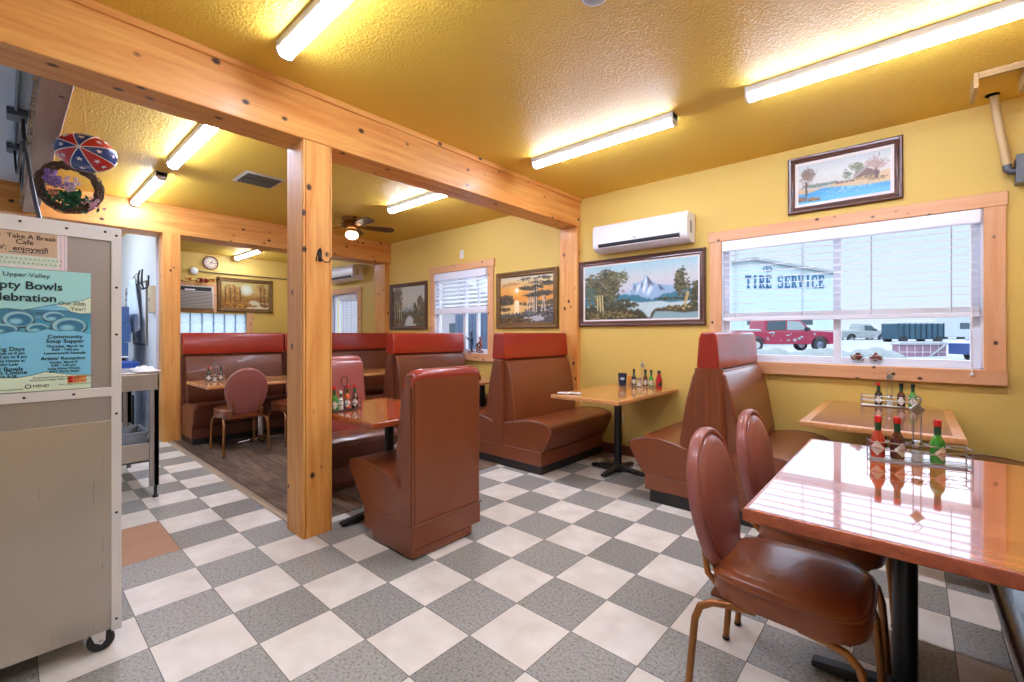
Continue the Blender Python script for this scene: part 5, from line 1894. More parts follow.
part('leaf', mb, plain('silk_leaf', srgb(34, 96, 62), .6), wr, smooth=False, kind='stuff')
part('hanging_cord', MB().tube([(0, 0, .15), (-.01, -.01, .20), (-.01, -.06, .25)], .003, 5), M_BLACK, wr)

bx, by, bz = -1.40, -2.50, 2.358
ball = thing('foil_ball', 'red and blue starred ball with white bands hung under the ceiling', 'ball', (bx, by, bz), R(-20))
# eight gores, red and blue by turns, flattened; white seams
RX, RZ = .142, .106
tiltM = Matrix.Rotation(R(18), 4, 'X')
M_BALL = [plain('ball_red', srgb(196, 40, 44), .25, coat=.5), plain('ball_blue', srgb(30, 62, 140), .25, coat=.5)]
poleM = tiltM @ Matrix.Rotation(R(96), 4, 'Y')
NG, SUB, LAT = 8, 4, 14


def ball_pt(lon, lat, k=1.0):
    p = poleM @ Vector((math.cos(lat) * math.cos(lon), math.cos(lat) * math.sin(lon), math.sin(lat)))
    return Vector((p.x * RX * k, p.y * RX * k, p.z * RZ * k))


mb = MB()
for gidx in range(NG):
    mb.use(gidx % 2)
    v, f = [], []
    for i in range(SUB + 1):
        for j in range(LAT + 1):
            v.append(ball_pt((gidx + i / SUB) * 2 * PI / NG, -PI / 2 + PI * j / LAT))
    for i in range(SUB):
        for j in range(LAT):
            f.append([i * (LAT + 1) + j, (i + 1) * (LAT + 1) + j, (i + 1) * (LAT + 1) + j + 1, i * (LAT + 1) + j + 1])
    mb.add(v, f)
part('ball_body', mb, M_BALL, ball, angle=180)
mb = MB()
for gidx in range(NG):
    mb.tube([ball_pt(gidx * 2 * PI / NG, -PI / 2 + PI * j / 20, 1.004) for j in range(21)], .0026, 5)
part('seam', mb, M_WHITE, ball)
mb = MB()
for gidx in range(NG):
    lon0 = (gidx + .5) * 2 * PI / NG
    for lat0 in (.35, .95 if gidx % 2 else .75):
        pts = []
        for k in range(10):
            a = k * PI / 5
            q = .13 if k % 2 == 0 else .055
            pts.append(ball_pt(lon0 + q * math.sin(a) / max(.3, math.cos(lat0)), lat0 + q * math.cos(a), 1.008))
        ctr = ball_pt(lon0, lat0, 1.012)
        mb.add([ctr] + pts, [(0, k + 1, (k + 1) % 10 + 1) for k in range(10)])
part('star', mb, M_WHITE, ball, smooth=False)
part('string', MB().tube([(0, 0, RZ), (-.02, -.02, ZC - bz)], .0009, 4), MATS['tan_conduit'], ball)

wb = thing('wire_bundle', 'dark cords hanging from ceiling outlet boxes down to the steel cabinet', 'cable', (-2.15, -2.775, 2.755))
M_CORD = plain('dark_cord', srgb(40, 42, 46), .5)
part('conduit', MB().tube([(1.2, .0, -.016), (-.9, .0, -.016)], .011, 8), plain('kitchen_conduit', srgb(120, 130, 142), .4, metal=.4), wb)
for x in (0, -.82):
    part('outlet_box', MB().box(x - .075, x + .075, -.045, .05, -.05, -.001), plain('outlet_box_grey', srgb(92, 100, 112), .45), wb, bevel=.006)
for pts in ([(.02, .03, -.05), (.22, .025, -.20), (.62, .03, -.42), (1.20, .035, -.72), (1.86, .045, -1.05)],
            [(.0, .03, -.05), (.20, .035, -.23), (.60, .04, -.45), (1.16, .04, -.75), (1.80, .05, -1.05)],
            [(-.80, .0, -.05), (-.62, .005, -.24), (-.25, .01, -.34), (.10, .015, -.30), (.35, .02, -.30)],
            [(-.82, .03, -.05), (-.66, .03, -.32), (-.28, .03, -.45), (.10, .03, -.40), (.45, .03, -.38)]):
    # smooth path
    P = [Vector(p) for p in pts]
    path = []
    for i in range(len(P) - 1):
        a, b = P[max(i - 1, 0)], P[min(i + 2, len(P) - 1)]
        for k in range(8):
            t = k / 8
            h = (P[i + 1] - P[i])
            m0, m1 = (P[i + 1] - a) * .5, (b - P[i]) * .5
            path.append((2 * t ** 3 - 3 * t ** 2 + 1) * P[i] + (t ** 3 - 2 * t ** 2 + t) * m0 + (-2 * t ** 3 + 3 * t ** 2) * P[i + 1] + (t ** 3 - t ** 2) * m1)
    path.append(P[-1])
    part('cord', MB().tube(path, .0075, 6), M_CORD, wb)
tg = thing('bead_garland', 'thin string of beads along the edge of the weathered cross beam', 'garland', (-2.4, -2.722, 2.475))
mb = MB()
for i in range(60):
    mb.ball((-1.6 + i * .054, -.004 + .006 * math.sin(i * 1.7), .02 + .015 * math.sin(i * .9)), .008, 6, 4, 1.0)
part('beads', mb, plain('straw_beads', srgb(190, 172, 140), .6), tg, kind='stuff')

# ================================================================== KITCHEN BEYOND THE POST
st = thing('steel_table', 'steel prep table with a lower tray behind the steel cabinet', 'table', (-2.70, -2.36, 0))
part('worktop', MB().box(-.62, .60, -.36, .335, .955, .975), M_STEEL, st, bevel=.004)
part('apron', MB().box(.588, .606, -.36, .337, .838, .96).box(-.62, .606, .325, .337, .838, .96).box(-.62, -.6, -.36, .337, .838, .96), M_STEEL, st, bevel=.003)
for x in (-.57, .585):
    for y in (-.32, .305):
        lg = part('leg', MB().box(x - .026, x + .026, y - .004, y + .03, .09, .84).box(x - .004, x + .026, y - .03, y + .03, .09, .84), M_STEELDK, st, bevel=.003)
        part('foot', MB().lathe([(.018, 0), (.02, .012), (.011, .02), (.011, .1)], 12, (x + .008, y + .01, 0)), M_BLACK, lg)
tr = part('lower_tray', MB().box(-.60, .60, -.33, .32, .285, .30).box(.585, .60, -.33, .32, .285, .43).box(-.6, .6, .305, .32, .285, .43).box(-.6, -.585, -.33, .32, .285, .43), M_STEEL, st, bevel=.003)
bn = thing('storage_bin', 'clear grey plastic bin in the tray under the steel table', 'bin', (-2.36, -2.22, .301))
part('shell', MB().frame(-.20, .20, -.14, .14, [(0, .20), (.02, .0), (.035, .0), (.015, .20)], Matrix(((1, 0, 0, 0), (0, 0, 1, 0), (0, 1, 0, 0), (0, 0, 0, 1)))).box(-.18, .18, -.12, .12, .0, .01), plain('bin_grey', srgb(150, 160, 168), .25), bn, bevel=.003)
part('rim', MB().frame(-.21, .21, -.15, .15, [(0, .195), (0, .21), (.02, .21), (.02, .195)], Matrix(((1, 0, 0, 0), (0, 0, 1, 0), (0, 1, 0, 0), (0, 0, 0, 1)))), MATS['bin_grey'], bn, bevel=.003)
mct = plain('black_crate_plastic', srgb(30, 32, 36), .5)


def milk_crate(label, loc):
    root = thing('milk_crate', label, 'crate', loc)
    h = .26
    mb = MB()
    for z in (0, .11, .235):
        mb.frame(-.17, .17, -.17, .17, [(0, z), (.012, z), (.012, z + .025), (0, z + .025)], Matrix(((1, 0, 0, 0), (0, 0, 1, 0), (0, 1, 0, 0), (0, 0, 0, 1))))
    for i in range(6):
        q = -.17 + i * .068
        for s in (-1, 1):
            mb.box(q - .009 if i else q, q + .009 if i < 5 else q, s * .17 - .006 * (1 + s), s * .17 + .006 * (1 - s), 0, h)
            mb.box(s * .17 - .006 * (1 + s), s * .17 + .006 * (1 - s), q - .009 if i else q, q + .009 if i < 5 else q, 0, h)
    part('lattice', mb, mct, root)
    part('bottom', MB().box(-.165, .165, -.165, .165, 0, .012), mct, root)
    return root


milk_crate('black milk crate on the floor beyond the steel table, bottom of the pair', (-4.95, -1.95, 0))
milk_crate('black milk crate stacked on top of another beyond the steel table', (-4.95, -1.95, .262))
bt = thing('blue_bin', 'bright blue shallow bin on the far end of the steel table', 'bin', (-2.88, -2.16, .975))
part('shell', MB().frame(-.16, .16, -.12, .12, [(0, .05), (.015, .0), (.025, .0), (.010, .05)], Matrix(((1, 0, 0, 0), (0, 0, 1, 0), (0, 1, 0, 0), (0, 0, 0, 1)))).box(-.15, .15, -.11, .11, 0, .006), plain('bright_blue', srgb(34, 92, 190), .35), bt, bevel=.002)
sc_ = thing('kitchen_scale', 'small dark kitchen scale beside the blue bin on the steel table', 'scale', (-3.20, -2.16, .975))
part('base', MB().prism([(-.10, 0), (.10, 0), (.085, .05), (-.07, .07)], 'xz', -.09, .09), M_BLACK, sc_, bevel=.008)
part('platform', MB().box(-.09, .09, -.10, .10, .075, .085), M_WIRE, sc_, bevel=.004)
part('pillar', MB().lathe([(.03, .05), (.02, .08)], 12), M_BLACK, sc_)
tw = thing('kitchen_towel', 'crumpled white cloth on the near corner of the steel table', 'towel', (-2.20, -2.10, .978))
rg = random.Random(5)
mb = MB()
v, f = [], []
for i in range(15):
    for j in range(9):
        x, y = -.20 + i * .31 / 14, -.07 + j * .16 / 8
        ed = min(1, min(i, 14 - i, j, 8 - j) / 2)
        v.append((x, y, .004 + ed * (.018 + .014 * math.sin(i * 1.2 + j * .5) + .010 * math.cos(j * 1.9 - i * .4))))
for i in range(14):
    for j in range(8):
        f.append([i * 9 + j, (i + 1) * 9 + j, (i + 1) * 9 + j + 1, i * 9 + j + 1])
mb.add(v, f)
to = part('cloth', mb, plain('white_cloth', srgb(232, 230, 226), .85), tw, angle=180)
to.modifiers.new('solid', 'SOLIDIFY').thickness = .006

# kitchen wall (y = -1.6, facing -y)
KY = -1.6
ap = thing('apron', 'pale shirt like apron hanging on the bluish kitchen wall', 'apron', (-5.65, KY, 1.30))
N, Mh = 16, 14
v, f = [], []
for j in range(Mh + 1):
    z = j / Mh * .72
    half = .34 - .16 * (z / .72) ** 2
    for i in range(N + 1):
        t = i / N * 2 - 1
        v.append((t * half + .02 * math.sin(z * 9), -.05 - .03 * math.cos(t * 9 + z * 3) * (1 - z / .9) - .02 * abs(t), z + .03 * math.sin(t * 7) * (1 - z / .72)))
for j in range(Mh):
    for i in range(N):
        f.append([j * (N + 1) + i, j * (N + 1) + i + 1, (j + 1) * (N + 1) + i + 1, (j + 1) * (N + 1) + i])
cl = part('cloth', MB().add(v, f), plain('pale_cloth', srgb(206, 220, 238), .85), ap, angle=180)
cl.modifiers.new('solid', 'SOLIDIFY').thickness = .008
part('hanger', MB().tube([(-.26, -.06, .66), (0, -.05, .76), (.26, -.06, .66)], .006, 6).tube([(0, -.05, .76), (0, -.02, .80), (0, -.002, .79)], .004, 6), M_BLACK, ap)
wbd = thing('notice_board', 'thin framed board on the kitchen wall behind the hanging apron', 'notice board', (-5.50, KY, 1.14))
part('board', MB().box(-.42, .42, -.012, -.001, 0, .80), plain('board_white', srgb(220, 224, 230), .5), wbd)
part('frame', MB().frame(-.44, .44, -.02, .82, [(0, -.001), (0, -.022), (.022, -.022), (.022, -.001)]), plain('board_frame', srgb(124, 116, 110), .5), wbd, bevel=.003)
ah = thing('wall_hook', 'antler shaped iron hooks high on the kitchen wall', 'hook', (-5.0, KY, 1.92))
part('back_plate', MB().box(-.03, .03, -.012, -.001, -.10, .10), M_BLACK, ah, bevel=.004)
for s in (-1, 1):
    part('hook_arm', MB().tube([(0, -.01, -.05), (s * .05, -.06, -.08), (s * .11, -.09, -.02), (s * .12, -.09, .09), (s * .08, -.08, .16)], .010, 8), M_BLACK, ah)
bp = thing('breaker_panel', 'cream electrical panel on the kitchen wall next to the pine post', 'electrical box', (-4.68, KY, 1.53))
part('case', MB().box(-.075, .075, -.05, -.001, 0, .33), plain('cream_panel', srgb(206, 196, 168), .45), bp, bevel=.006)
part('door', MB().box(-.055, .055, -.056, -.049, .03, .30), MATS['cream_panel'], bp, bevel=.004)
part('latch', MB().box(.03, .042, -.062, -.055, .14, .18), M_DARK, bp)
pq = thing('wall_plaque', 'small grey paper notice on the kitchen wall left of the apron', 'notice', (-6.55, KY, 1.62))
part('sheet', MB().box(-.12, .12, -.006, -.001, 0, .34), plain('grey_paper', srgb(170, 176, 186), .6), pq)
part('print', MB().box(-.09, .09, -.008, -.006, .05, .09).box(-.09, .09, -.008, -.006, .14, .18).box(-.09, .09, -.008, -.006, .23, .28), plain('grey_print', srgb(104, 108, 116), .6), pq)
M_BLUEBOX = plain('denim_blue_box', srgb(76, 116, 176), .6, vary=.2, vscale=6)
for i in range(7):
    t = ('bottom', 'second', 'third', 'fourth', 'fifth', 'sixth', 'topmost')[i]
    bb = thing('storage_box', 'blue cardboard box in the stack by the kitchen wall, %s from the floor' % t if i < 6 else 'blue cardboard box, topmost of the stack by the kitchen wall', 'box',
               (-5.62 + .03 * (i % 2), -2.0, i * .232), R((-3, 2, -1, 3, -2, 1, -1)[i]), group='blue boxes stacked in the kitchen')
    part('carton', MB().box(-.42, .42, -.24, .24, 0, .225), M_BLUEBOX, bb, bevel=.006)
    part('tape', MB().box(-.423, .423, -.03, .03, .06, .2275), plain('box_tape', srgb(150, 176, 208), .4), bb)
    part('label_sticker', MB().box(-.10, .08, -.2435, -.24, .06, .15), M_PAPER, bb)

# ================================================================== SILL ORNAMENTS
def skin(verts, edges, radii, name):
    me = bpy.data.meshes.new(name)
    me.from_pydata(verts, edges, [])
    o = bpy.data.objects.new(name, me)
    COL.objects.link(o)
    md = o.modifiers.new('skin', 'SKIN')
    o.modifiers.new('sub', 'SUBSURF').levels = 1
    for i, r in enumerate(radii):
        o.data.skin_vertices[0].data[i].radius = (r, r)
    o.data.skin_vertices[0].data[0].use_root = True
    dg = bpy.context.evaluated_depsgraph_get()
    out = bpy.data.meshes.new_from_object(o.evaluated_get(dg))
    bpy.data.objects.remove(o)
    return out


def body_mesh(h, arms):
    s = h / .28
    V = [(0, 0, .125), (0, 0, .165), (0, 0, .205), (0, 0, .228), (0, 0, .25), (0, 0, .272),
         (-.018, 0, .115), (-.022, .004, .062), (-.024, 0, .012), (-.026, -.016, .008),
         (.018, 0, .115), (.024, -.004, .062), (.026, 0, .012), (.028, -.016, .008),
         (-.034, 0, .205)] + arms[0] + [(.034, 0, .205)] + arms[1]
    n0 = 15 + len(arms[0])
    E_ = [(0, 1), (1, 2), (2, 3), (3, 4), (4, 5), (0, 6), (6, 7), (7, 8), (8, 9), (0, 10), (10, 11), (11, 12), (12, 13), (2, 14)]
    E_ += [(14 + i, 15 + i) for i in range(len(arms[0]))]
    E_ += [(2, n0)] + [(n0 + i, n0 + 1 + i) for i in range(len(arms[1]))]
    Rr = [.025, .024, .027, .011, .017, .014, .017, .014, .010, .009, .017, .014, .010, .009, .012] + [.009] * len(arms[0]) + [.012] + [.009] * len(arms[1])
    return skin([tuple(c * s for c in p) for p in V], E_, [r * s for r in Rr], 'figure_body')


fg = thing('figurine', 'dark blue standing figurine on the sill below the half lowered blind', 'figurine', (-2.31, WY + .03, 1.013), R(-30))
me = body_mesh(.28, ([(-.055, -.015, .165), (-.03, -.045, .195)], [(.055, -.02, .17), (.02, -.05, .20)]))
me.materials.append(plain('navy_glaze', srgb(44, 62, 92), .3, vary=.4, vscale=22))
part('body', me, None, fg, angle=180)
part('hat', MB().lathe([(.034, .0), (.034, .004), (.018, .006), (.016, .022), (.0001, .026)], 16, (0, 0, .268)), plain('brown_glaze', srgb(70, 48, 40), .35), fg)
part('pedestal', MB().lathe([(.05, 0), (.05, .008), (.042, .012)], 18), M_DKBROWN, fg)
part('horn', MB().tube([(-.035, -.05, .2), (.0, -.06, .215), (.03, -.06, .205)], .006, 6), MATS['brown_glaze'], fg)
fg.scale = (1.3, 1.2, 1.0)
fg2 = thing('figurine', 'red brown crouching musician figurine at the right end of the second window sill', 'figurine', (-2.12, WY + .03, 1.013), R(-20))
V = [(0, 0, .085), (0, -.004, .12), (0, -.008, .15), (0, -.01, .168), (0, -.012, .188), (0, -.013, .204),
     (-.022, -.01, .075), (-.035, -.05, .062), (-.034, -.045, .012), (-.034, -.062, .008), (.022, -.01, .075), (.038, -.045, .05), (.06, -.01, .014), (.075, -.005, .008),
     (-.03, -.008, .148), (-.05, -.03, .11), (-.01, -.055, .10), (.03, -.008, .148), (.055, -.025, .12), (.03, -.06, .13)]
E_ = [(0, 1), (1, 2), (2, 3), (3, 4), (4, 5), (0, 6), (6, 7), (7, 8), (8, 9), (0, 10), (10, 11), (11, 12), (12, 13), (2, 14), (14, 15), (15, 16), (2, 17), (17, 18), (18, 19)]
me = skin(V, E_, [.022, .022, .023, .010, .016, .012, .015, .013, .009, .008, .015, .013, .009, .008, .011, .009, .008, .011, .009, .008], 'figure_body')
me.materials.append(plain('rust_glaze', srgb(136, 62, 40), .3, vary=.4, vscale=22))
part('body', me, None, fg2, angle=180)
part('pedestal', MB().lathe([(.06, 0), (.06, .007), (.05, .011)], 18, sy=.8), M_DKBROWN, fg2)
part('instrument', MB().lathe([(.0001, -.012), (.024, -.010), (.024, .010), (.0001, .012)], 14, M=Matrix.Translation((0, -.06, .105)) @ Matrix.Rotation(R(80), 4, 'X')).tube([(.01, -.06, .115), (.07, -.055, .155)], .005, 6), MATS['brown_glaze'], fg2)
part('hat', MB().lathe([(.03, 0), (.03, .004), (.016, .006), (.013, .02), (.0001, .023)], 16, (0, -.013, .198)), MATS['rust_glaze'], fg2)

for px, lab, sd_ in ((1.995, 'small glass cup of potpourri on the wide window sill, next to the window bar', 2), (2.105, 'small glass cup of potpourri on the wide window sill, farther from the window bar', 3)):
    g_ = thing('potpourri_cup', lab, 'glass cup', (px, WY + .035, 1.0465))
    part('glass', MB().lathe([(.0001, .002), (.020, .0), (.026, .004), (.030, .03), (.033, .055), (.031, .055), (.028, .03), (.023, .008), (.0001, .006)], 18), M_CLEAR, g_)
    g_.scale = (1.4, 1.4, 1.25)
    rg = random.Random(sd_)
    for nm, colr in (('petal_red', srgb(150, 60, 56)), ('petal_brown', srgb(104, 76, 58)), ('petal_cream', srgb(206, 190, 176))):
        mb = MB()
        for i in range(16):
            a, q = rg.uniform(0, 6.28), rg.uniform(0, .026)
            mb.ball((q * math.cos(a), q * math.sin(a), .02 + rg.uniform(0, .05) * (1 - q / .05)), rg.uniform(.005, .009), 6, 4, .7)
        part('petals', mb, plain(nm, colr, .8), g_, kind='stuff')

# ================================================================== THE STREET OUTSIDE
M_SNOW = plain('snow', srgb(150, 152, 154), .8, bump=.3, bscale=3, vary=.06, vscale=1.5)
mb = MB()
v, f = [], []
rg = random.Random(3)
for i in range(31):
    for j in range(31):
        x, y = -45 + i * 3.5, 1.9 + 100 * (j / 30) ** 1.6
        v.append((x, y, -.25 + .017 * (y - 1.9) + rg.uniform(-.03, .03)))
for i in range(30):
    for j in range(30):
        f.append([i * 31 + j, (i + 1) * 31 + j, (i + 1) * 31 + j + 1, i * 31 + j + 1])
mb.add(v, f)
solo('snowy_ground', mb, M_SNOW, 'snow covered ground outside the windows', 'ground', kind='structure')
GZ = lambda y: -.25 + .017 * (y - 1.9)
VIEW = 0.7266          # heading of the street front

M_TYRE = plain('tyre_rubber', srgb(38, 40, 44), .8)
M_CARGLASS = plain('car_glass', srgb(58, 74, 84), .08, spec=.8)


def pickup(label, loc, rz, paint, ext=True, wb=3.4, snow=True, glass=None):
    root = thing('pickup_truck', label, 'pickup truck', loc, rz)
    glass = glass or M_CARGLASS
    r = .36
    # lower body with wheel arches, side profile in xz
    def arch(cx):
        return [(cx + .46 * math.cos(t), .40 + .44 * math.sin(t)) for t in [PI - k * PI / 8 for k in range(9)]]
    low = [(-1.15, .45)] + arch(0) + arch(wb) + [(wb + .95, .45), (wb + 1.0, .62), (wb + .96, .95), (wb + .9, 1.06), (wb - .35, 1.12), (-1.15, 1.10)]
    part('body', MB().prism(low, 'xz', -.92, .92), paint, root, bevel=.03)
    c0 = 1.0 if not ext else .45
    cab = [(c0, 1.08), (wb - .30, 1.10), (wb - .95, 1.66), (wb - 1.1, 1.74), (c0 + .2, 1.76), (c0 + .06, 1.70)]
    cb = part('cab', MB().prism(cab, 'xz', -.80, .80), paint, root, bevel=.05)
    for s in (-1, 1):
        yy = sorted((s * .80, s * .815))
        part('side_window', MB().prism([(wb - 1.75 + .03, 1.16), (wb - .62, 1.16), (wb - 1.04, 1.62), (wb - 1.75 + .03, 1.66)], 'xz', *yy), glass, cb)
        if ext:
            part('rear_window', MB().prism([(c0 + .12, 1.16), (wb - 1.80, 1.16), (wb - 1.80, 1.66), (c0 + .2, 1.64)], 'xz', *yy), M_CARGLASS, cb)
        part('mirror', MB().box(wb - .80, wb - .62, *sorted((s * .84, s * 1.02)), 1.14, 1.30), M_TYRE, cb, bevel=.02)
    part('windscreen', MB().add([(wb - .36, -.7, 1.16), (wb - .36, .7, 1.16), (wb - .93, .66, 1.64), (wb - .93, -.66, 1.64)], [(0, 1, 2, 3)]), glass, cb)
    for x in (0, wb):
        for s in (-1, 1):
            M = Matrix.Translation((x, s * .78, r)) @ Matrix.Rotation(R(90), 4, 'X')
            wh = part('wheel', MB().lathe([(.18, -.11), (r - .03, -.11), (r, -.08), (r, .08), (r - .03, .11), (.18, .11)], 24, M=M), M_TYRE, root)
            part('hub_cap', MB().lathe([(.0001, -.12), (.19, -.115), (.19, .115), (.0001, .12)], 18, M=M), M_CHROME, wh)
    part('front_bumper', MB().box(wb + .92, wb + 1.08, -.92, .92, .45, .65), M_CHROME, root, bevel=.03)
    part('rear_bumper', MB().box(-1.27, -1.12, -.9, .9, .45, .62), M_CHROME, root, bevel=.03)
    for s in (-1, 1):
        part('headlight', MB().box(wb + .93, wb + 1.01, s * .68 - .16, s * .68 + .16, .74, .92), M_WHITE, root, bevel=.02)
    part('bed_liner', MB().box(-1.08, c0 - .08, -.80, .80, 1.095, 1.112), M_TYRE, root)
    if snow:
        mb = MB()
        rg = random.Random(6)
        for x0, x1, z in ((c0 + .1, wb - 1.0, 1.76), (wb - .3, wb + .85, 1.11), (-1.1, c0 - .1, 1.115)):
            mb.puff([(x0, -.74), (x1, -.74), (x1, .74), (x0, .74)], [(1.0, z - .01), (1.0, z + .04), (.93, z + .09), (.8, z + .11)])
        for i in range(26):      # slush thrown on the flanks
            x, z = rg.uniform(-1.0, wb + .7), rg.uniform(.55, 1.05)
            if min(abs(x), abs(x - wb)) < .5 and z < .9:
                continue
            mb.ball((x, -.915, z), rg.uniform(.03, .11), 7, 5, .6, M=None)
        part('snow_cover', mb, M_SNOW, root, kind='stuff')
    return root


def at(px, d):
    """A point D metres ahead in the viewing heading, on the sight line of column PX."""
    fw, rt = (-.66433, .74744), (.74744, .66433)
    k = (px - 512) / 450.707 * d
    return 2.3116 + fw[0] * d + rt[0] * k, -2.8261 + fw[1] * d + rt[1] * k


x, y = at(748, 25)
pickup('red pickup truck patched with snow, parked outside under the lettered wall', (x, y, .30), VIEW, plain('crimson_paint', srgb(142, 16, 52), .3, coat=.6), glass=plain('sky_reflection_glass', srgb(140, 152, 154), .3))  # pale glass colour stands in for sky reflected in the cab windows
x, y = at(845, 46)
pickup('pale grey pickup truck parked farther off, right of the window bar', (x, y, .42), VIEW, plain('silver_paint', srgb(150, 156, 156), .3, metal=.2, coat=.5), ext=False, wb=3.1)

# white tyre shop
x, y = at(771, 37)
shop = thing('shop_building', 'white workshop building lettered TIRE SERVICE across the street', 'building', (x, y, GZ(y) - .1), VIEW)
M_SHOP = plain('white_siding', srgb(180, 195, 198), .6)
h0 = GZ(y) - .1
part('wall', MB().prism([(-8.5, 0), (5.1, 0), (5.1, 5.9), (-1.5, 7.0), (-8.5, 5.9)], 'xz', 0, 9), M_SHOP, shop)
mb = MB()
for k in range(28):
    mb.box(-8.5, 5.1, -.012, .0, .2 + k * .2, .21 + k * .2)
part('siding_groove', mb, plain('siding_line', srgb(190, 206, 210), .6), shop)
part('roof_edge', MB().prism([(-8.8, 5.85), (-1.5, 7.0), (5.3, 5.85), (5.3, 6.05), (-1.5, 7.22), (-8.8, 6.05)], 'xz', -.3, 9.2), M_SNOW, shop)
for x0, x1 in ((-6.6, -3.4), (-2.2, 0.2), (1.2, 3.6)):
    dr = part('garage_door', MB().box(x0, x1, -.05, .0, 0, 2.9), plain('door_grey', srgb(186, 200, 204), .5), shop)
    part('door_window', MB().box(x0 + .2, x1 - .2, -.06, -.05, 1.7, 2.3), M_CARGLASS, dr)
M_SIGNBLUE = plain('sign_teal', srgb(28, 92, 132), .5)

# slab-serif capitals built from strokes on a 5 x 7 grid
SW, SH = .62, 1.06


def slab(ch):
    B = []          # boxes (x0, x1, z0, z1) in a unit cell
    P = []          # slanted strokes (x0, z0, x1, z1, width)
    t, s_ = .28, .14
    stem = lambda x: B.append((x, x + t, 0, 1))
    foot = lambda x, z: B.append((x - .09, x + t + .09, z, z + s_))
    if ch == 'T':
        stem(.39); B.append((0, 1, 1 - s_ * 1.2, 1)); B.append((0, .12, .70, 1)); B.append((.88, 1, .70, 1)); foot(.39, 0)
    elif ch == 'I':
        stem(.39); foot(.39, 0); foot(.39, 1 - s_)
    elif ch == 'E':
        stem(.12); foot(.12, 0); foot(.12, 1 - s_); B += [(.12, .95, 0, s_ * 1.1), (.12, .95, 1 - s_ * 1.1, 1), (.12, .70, .45, .56), (.84, .95, 0, .28), (.84, .95, .72, 1), (.60, .70, .38, .63)]
    elif ch == 'R':
        stem(.12); foot(.12, 0); foot(.12, 1 - s_); B += [(.12, .72, 1 - s_ * 1.1, 1), (.12, .72, .45, .56), (.66, .88, .52, .94)]
        P.append((.52, .48, .80, .06, .22)); B.append((.68, 1.0, 0, s_))
    elif ch == 'S':
        B += [(.10, .88, 1 - s_ * 1.1, 1), (.06, .28, .56, .94), (.12, .84, .44, .58), (.68, .92, .08, .48), (.08, .86, 0, s_ * 1.1), (.82, .92, .70, 1), (.06, .16, 0, .30)]
    elif ch == 'V':
        P += [(.16, 1, .46, .02, .23), (.80, 1, .54, .02, .14)]; B += [(0, .40, 1 - s_, 1), (.62, 1, 1 - s_, 1)]
    elif ch == 'C':
        B += [(.18, .86, 1 - s_ * 1.1, 1), (.06, .29, .08, .92), (.18, .86, 0, s_ * 1.1), (.80, .91, .66, 1), (.80, .91, 0, .30)]
    return B, P


mb = MB()
xc = -3.22 + 2.0
word = 'TIRE SERVICE'
adv = 6.47 / 11.6
zb = 5.52 - h0 - SH / 2
for i, chx in enumerate(word):
    if chx == ' ':
        continue
    x0 = xc + adv * (i - (.25 if i > 4 else 0)) - .9
    B, P = slab(chx)
    cw_ = adv * .86
    for a, b, c0, c1 in B:
        mb.box(x0 + a * cw_, x0 + b * cw_, -.05, -.005, zb + c0 * SH, zb + c1 * SH)
    for a, c0, b, c1, wd in P:
        hw = wd * cw_ / 2
        mb.prism([(x0 + a * cw_ - hw, zb + c0 * SH), (x0 + b * cw_ - hw, zb + c1 * SH), (x0 + b * cw_ + hw, zb + c1 * SH), (x0 + a * cw_ + hw, zb + c0 * SH)], 'xz', -.05, -.005)
part('lettering', mb, M_SIGNBLUE, shop, smooth=False, label='TIRE SERVICE in blue slab capitals')
em = MB()
zl = zb + 1.55
em.tube([(x_ - .3, -.03, z_ + zl) for x_, z_ in [(.34 * math.cos(k * PI / 9), .20 * math.sin(k * PI / 9)) for k in range(18)]], .04, 5, closed=True)
em.box(-.42, -.34, -.04, -.005, zl - .16, zl + .10).box(-.30, -.12, -.04, -.005, zl - .16, zl - .08).box(-.30, -.22, -.04, -.005, zl - .16, zl + .04)
part('emblem', em, M_SIGNBLUE, shop)

# dark stake trailer, low wall, van, blue car
x, y = at(912, 40)
trl = thing('cargo_trailer', 'dark teal slatted trailer topped with snow, beyond the pale pickup', 'trailer', (x, y, .42), VIEW)
part('box', MB().box(-2.0, 2.0, -.9, .9, .35, 1.72), plain('teal_steel', srgb(30, 70, 88), .5, vary=.5, vscale=2), trl, bevel=.03)
mb = MB()
for i in range(9):
    mb.box(-2.0 + i * .4875, -1.92 + i * .4875, -.96, -.9, .35, 1.74)
part('stake', mb, plain('teal_dark', srgb(22, 50, 66), .5), trl)
part('snow_cover', MB().puff([(-2.0, -.9), (2.0, -.9), (2.0, .9), (-2.0, .9)], [(1.0, 1.7), (1.0, 1.76), (.95, 1.84), (.7, 1.88)]), M_SNOW, trl)
for xx in (-1.5, 1.5):
    for s in (-1, 1):
        part('wheel', MB().lathe([(.1, -.1), (.34, -.1), (.36, -.06), (.36, .06), (.34, .1), (.1, .1)], 20, M=Matrix.Translation((xx, s * .82, .34)) @ Matrix.Rotation(R(90), 4, 'X')), M_TYRE, trl)
x, y = at(919, 22)
lw = thing('low_wall', 'low mauve block wall edged with snow across the street', 'wall', (x, y, .02), VIEW)
M_MAUVE = plain('mauve_block', srgb(140, 108, 124), .8, vary=.3, vscale=3)
part('blocks', MB().box(-1.15, 1.15, -.2, .2, 0, .72), M_MAUVE, lw, bevel=.02)
mb = MB()
for i in range(7):
    mb.box(-1.15 + i * .38, -1.13 + i * .38, -.206, -.2, 0, .72)
mb.box(-1.15, 1.15, -.206, -.2, .35, .37)
part('joint', mb, plain('pale_joint', srgb(220, 216, 222), .8), lw)
part('snow_cap', MB().puff([(-1.2, -.26), (1.2, -.26), (1.2, .26), (-1.2, .26)], [(1.0, .71), (1.0, .76), (.92, .83), (.7, .86)]), M_SNOW, lw)
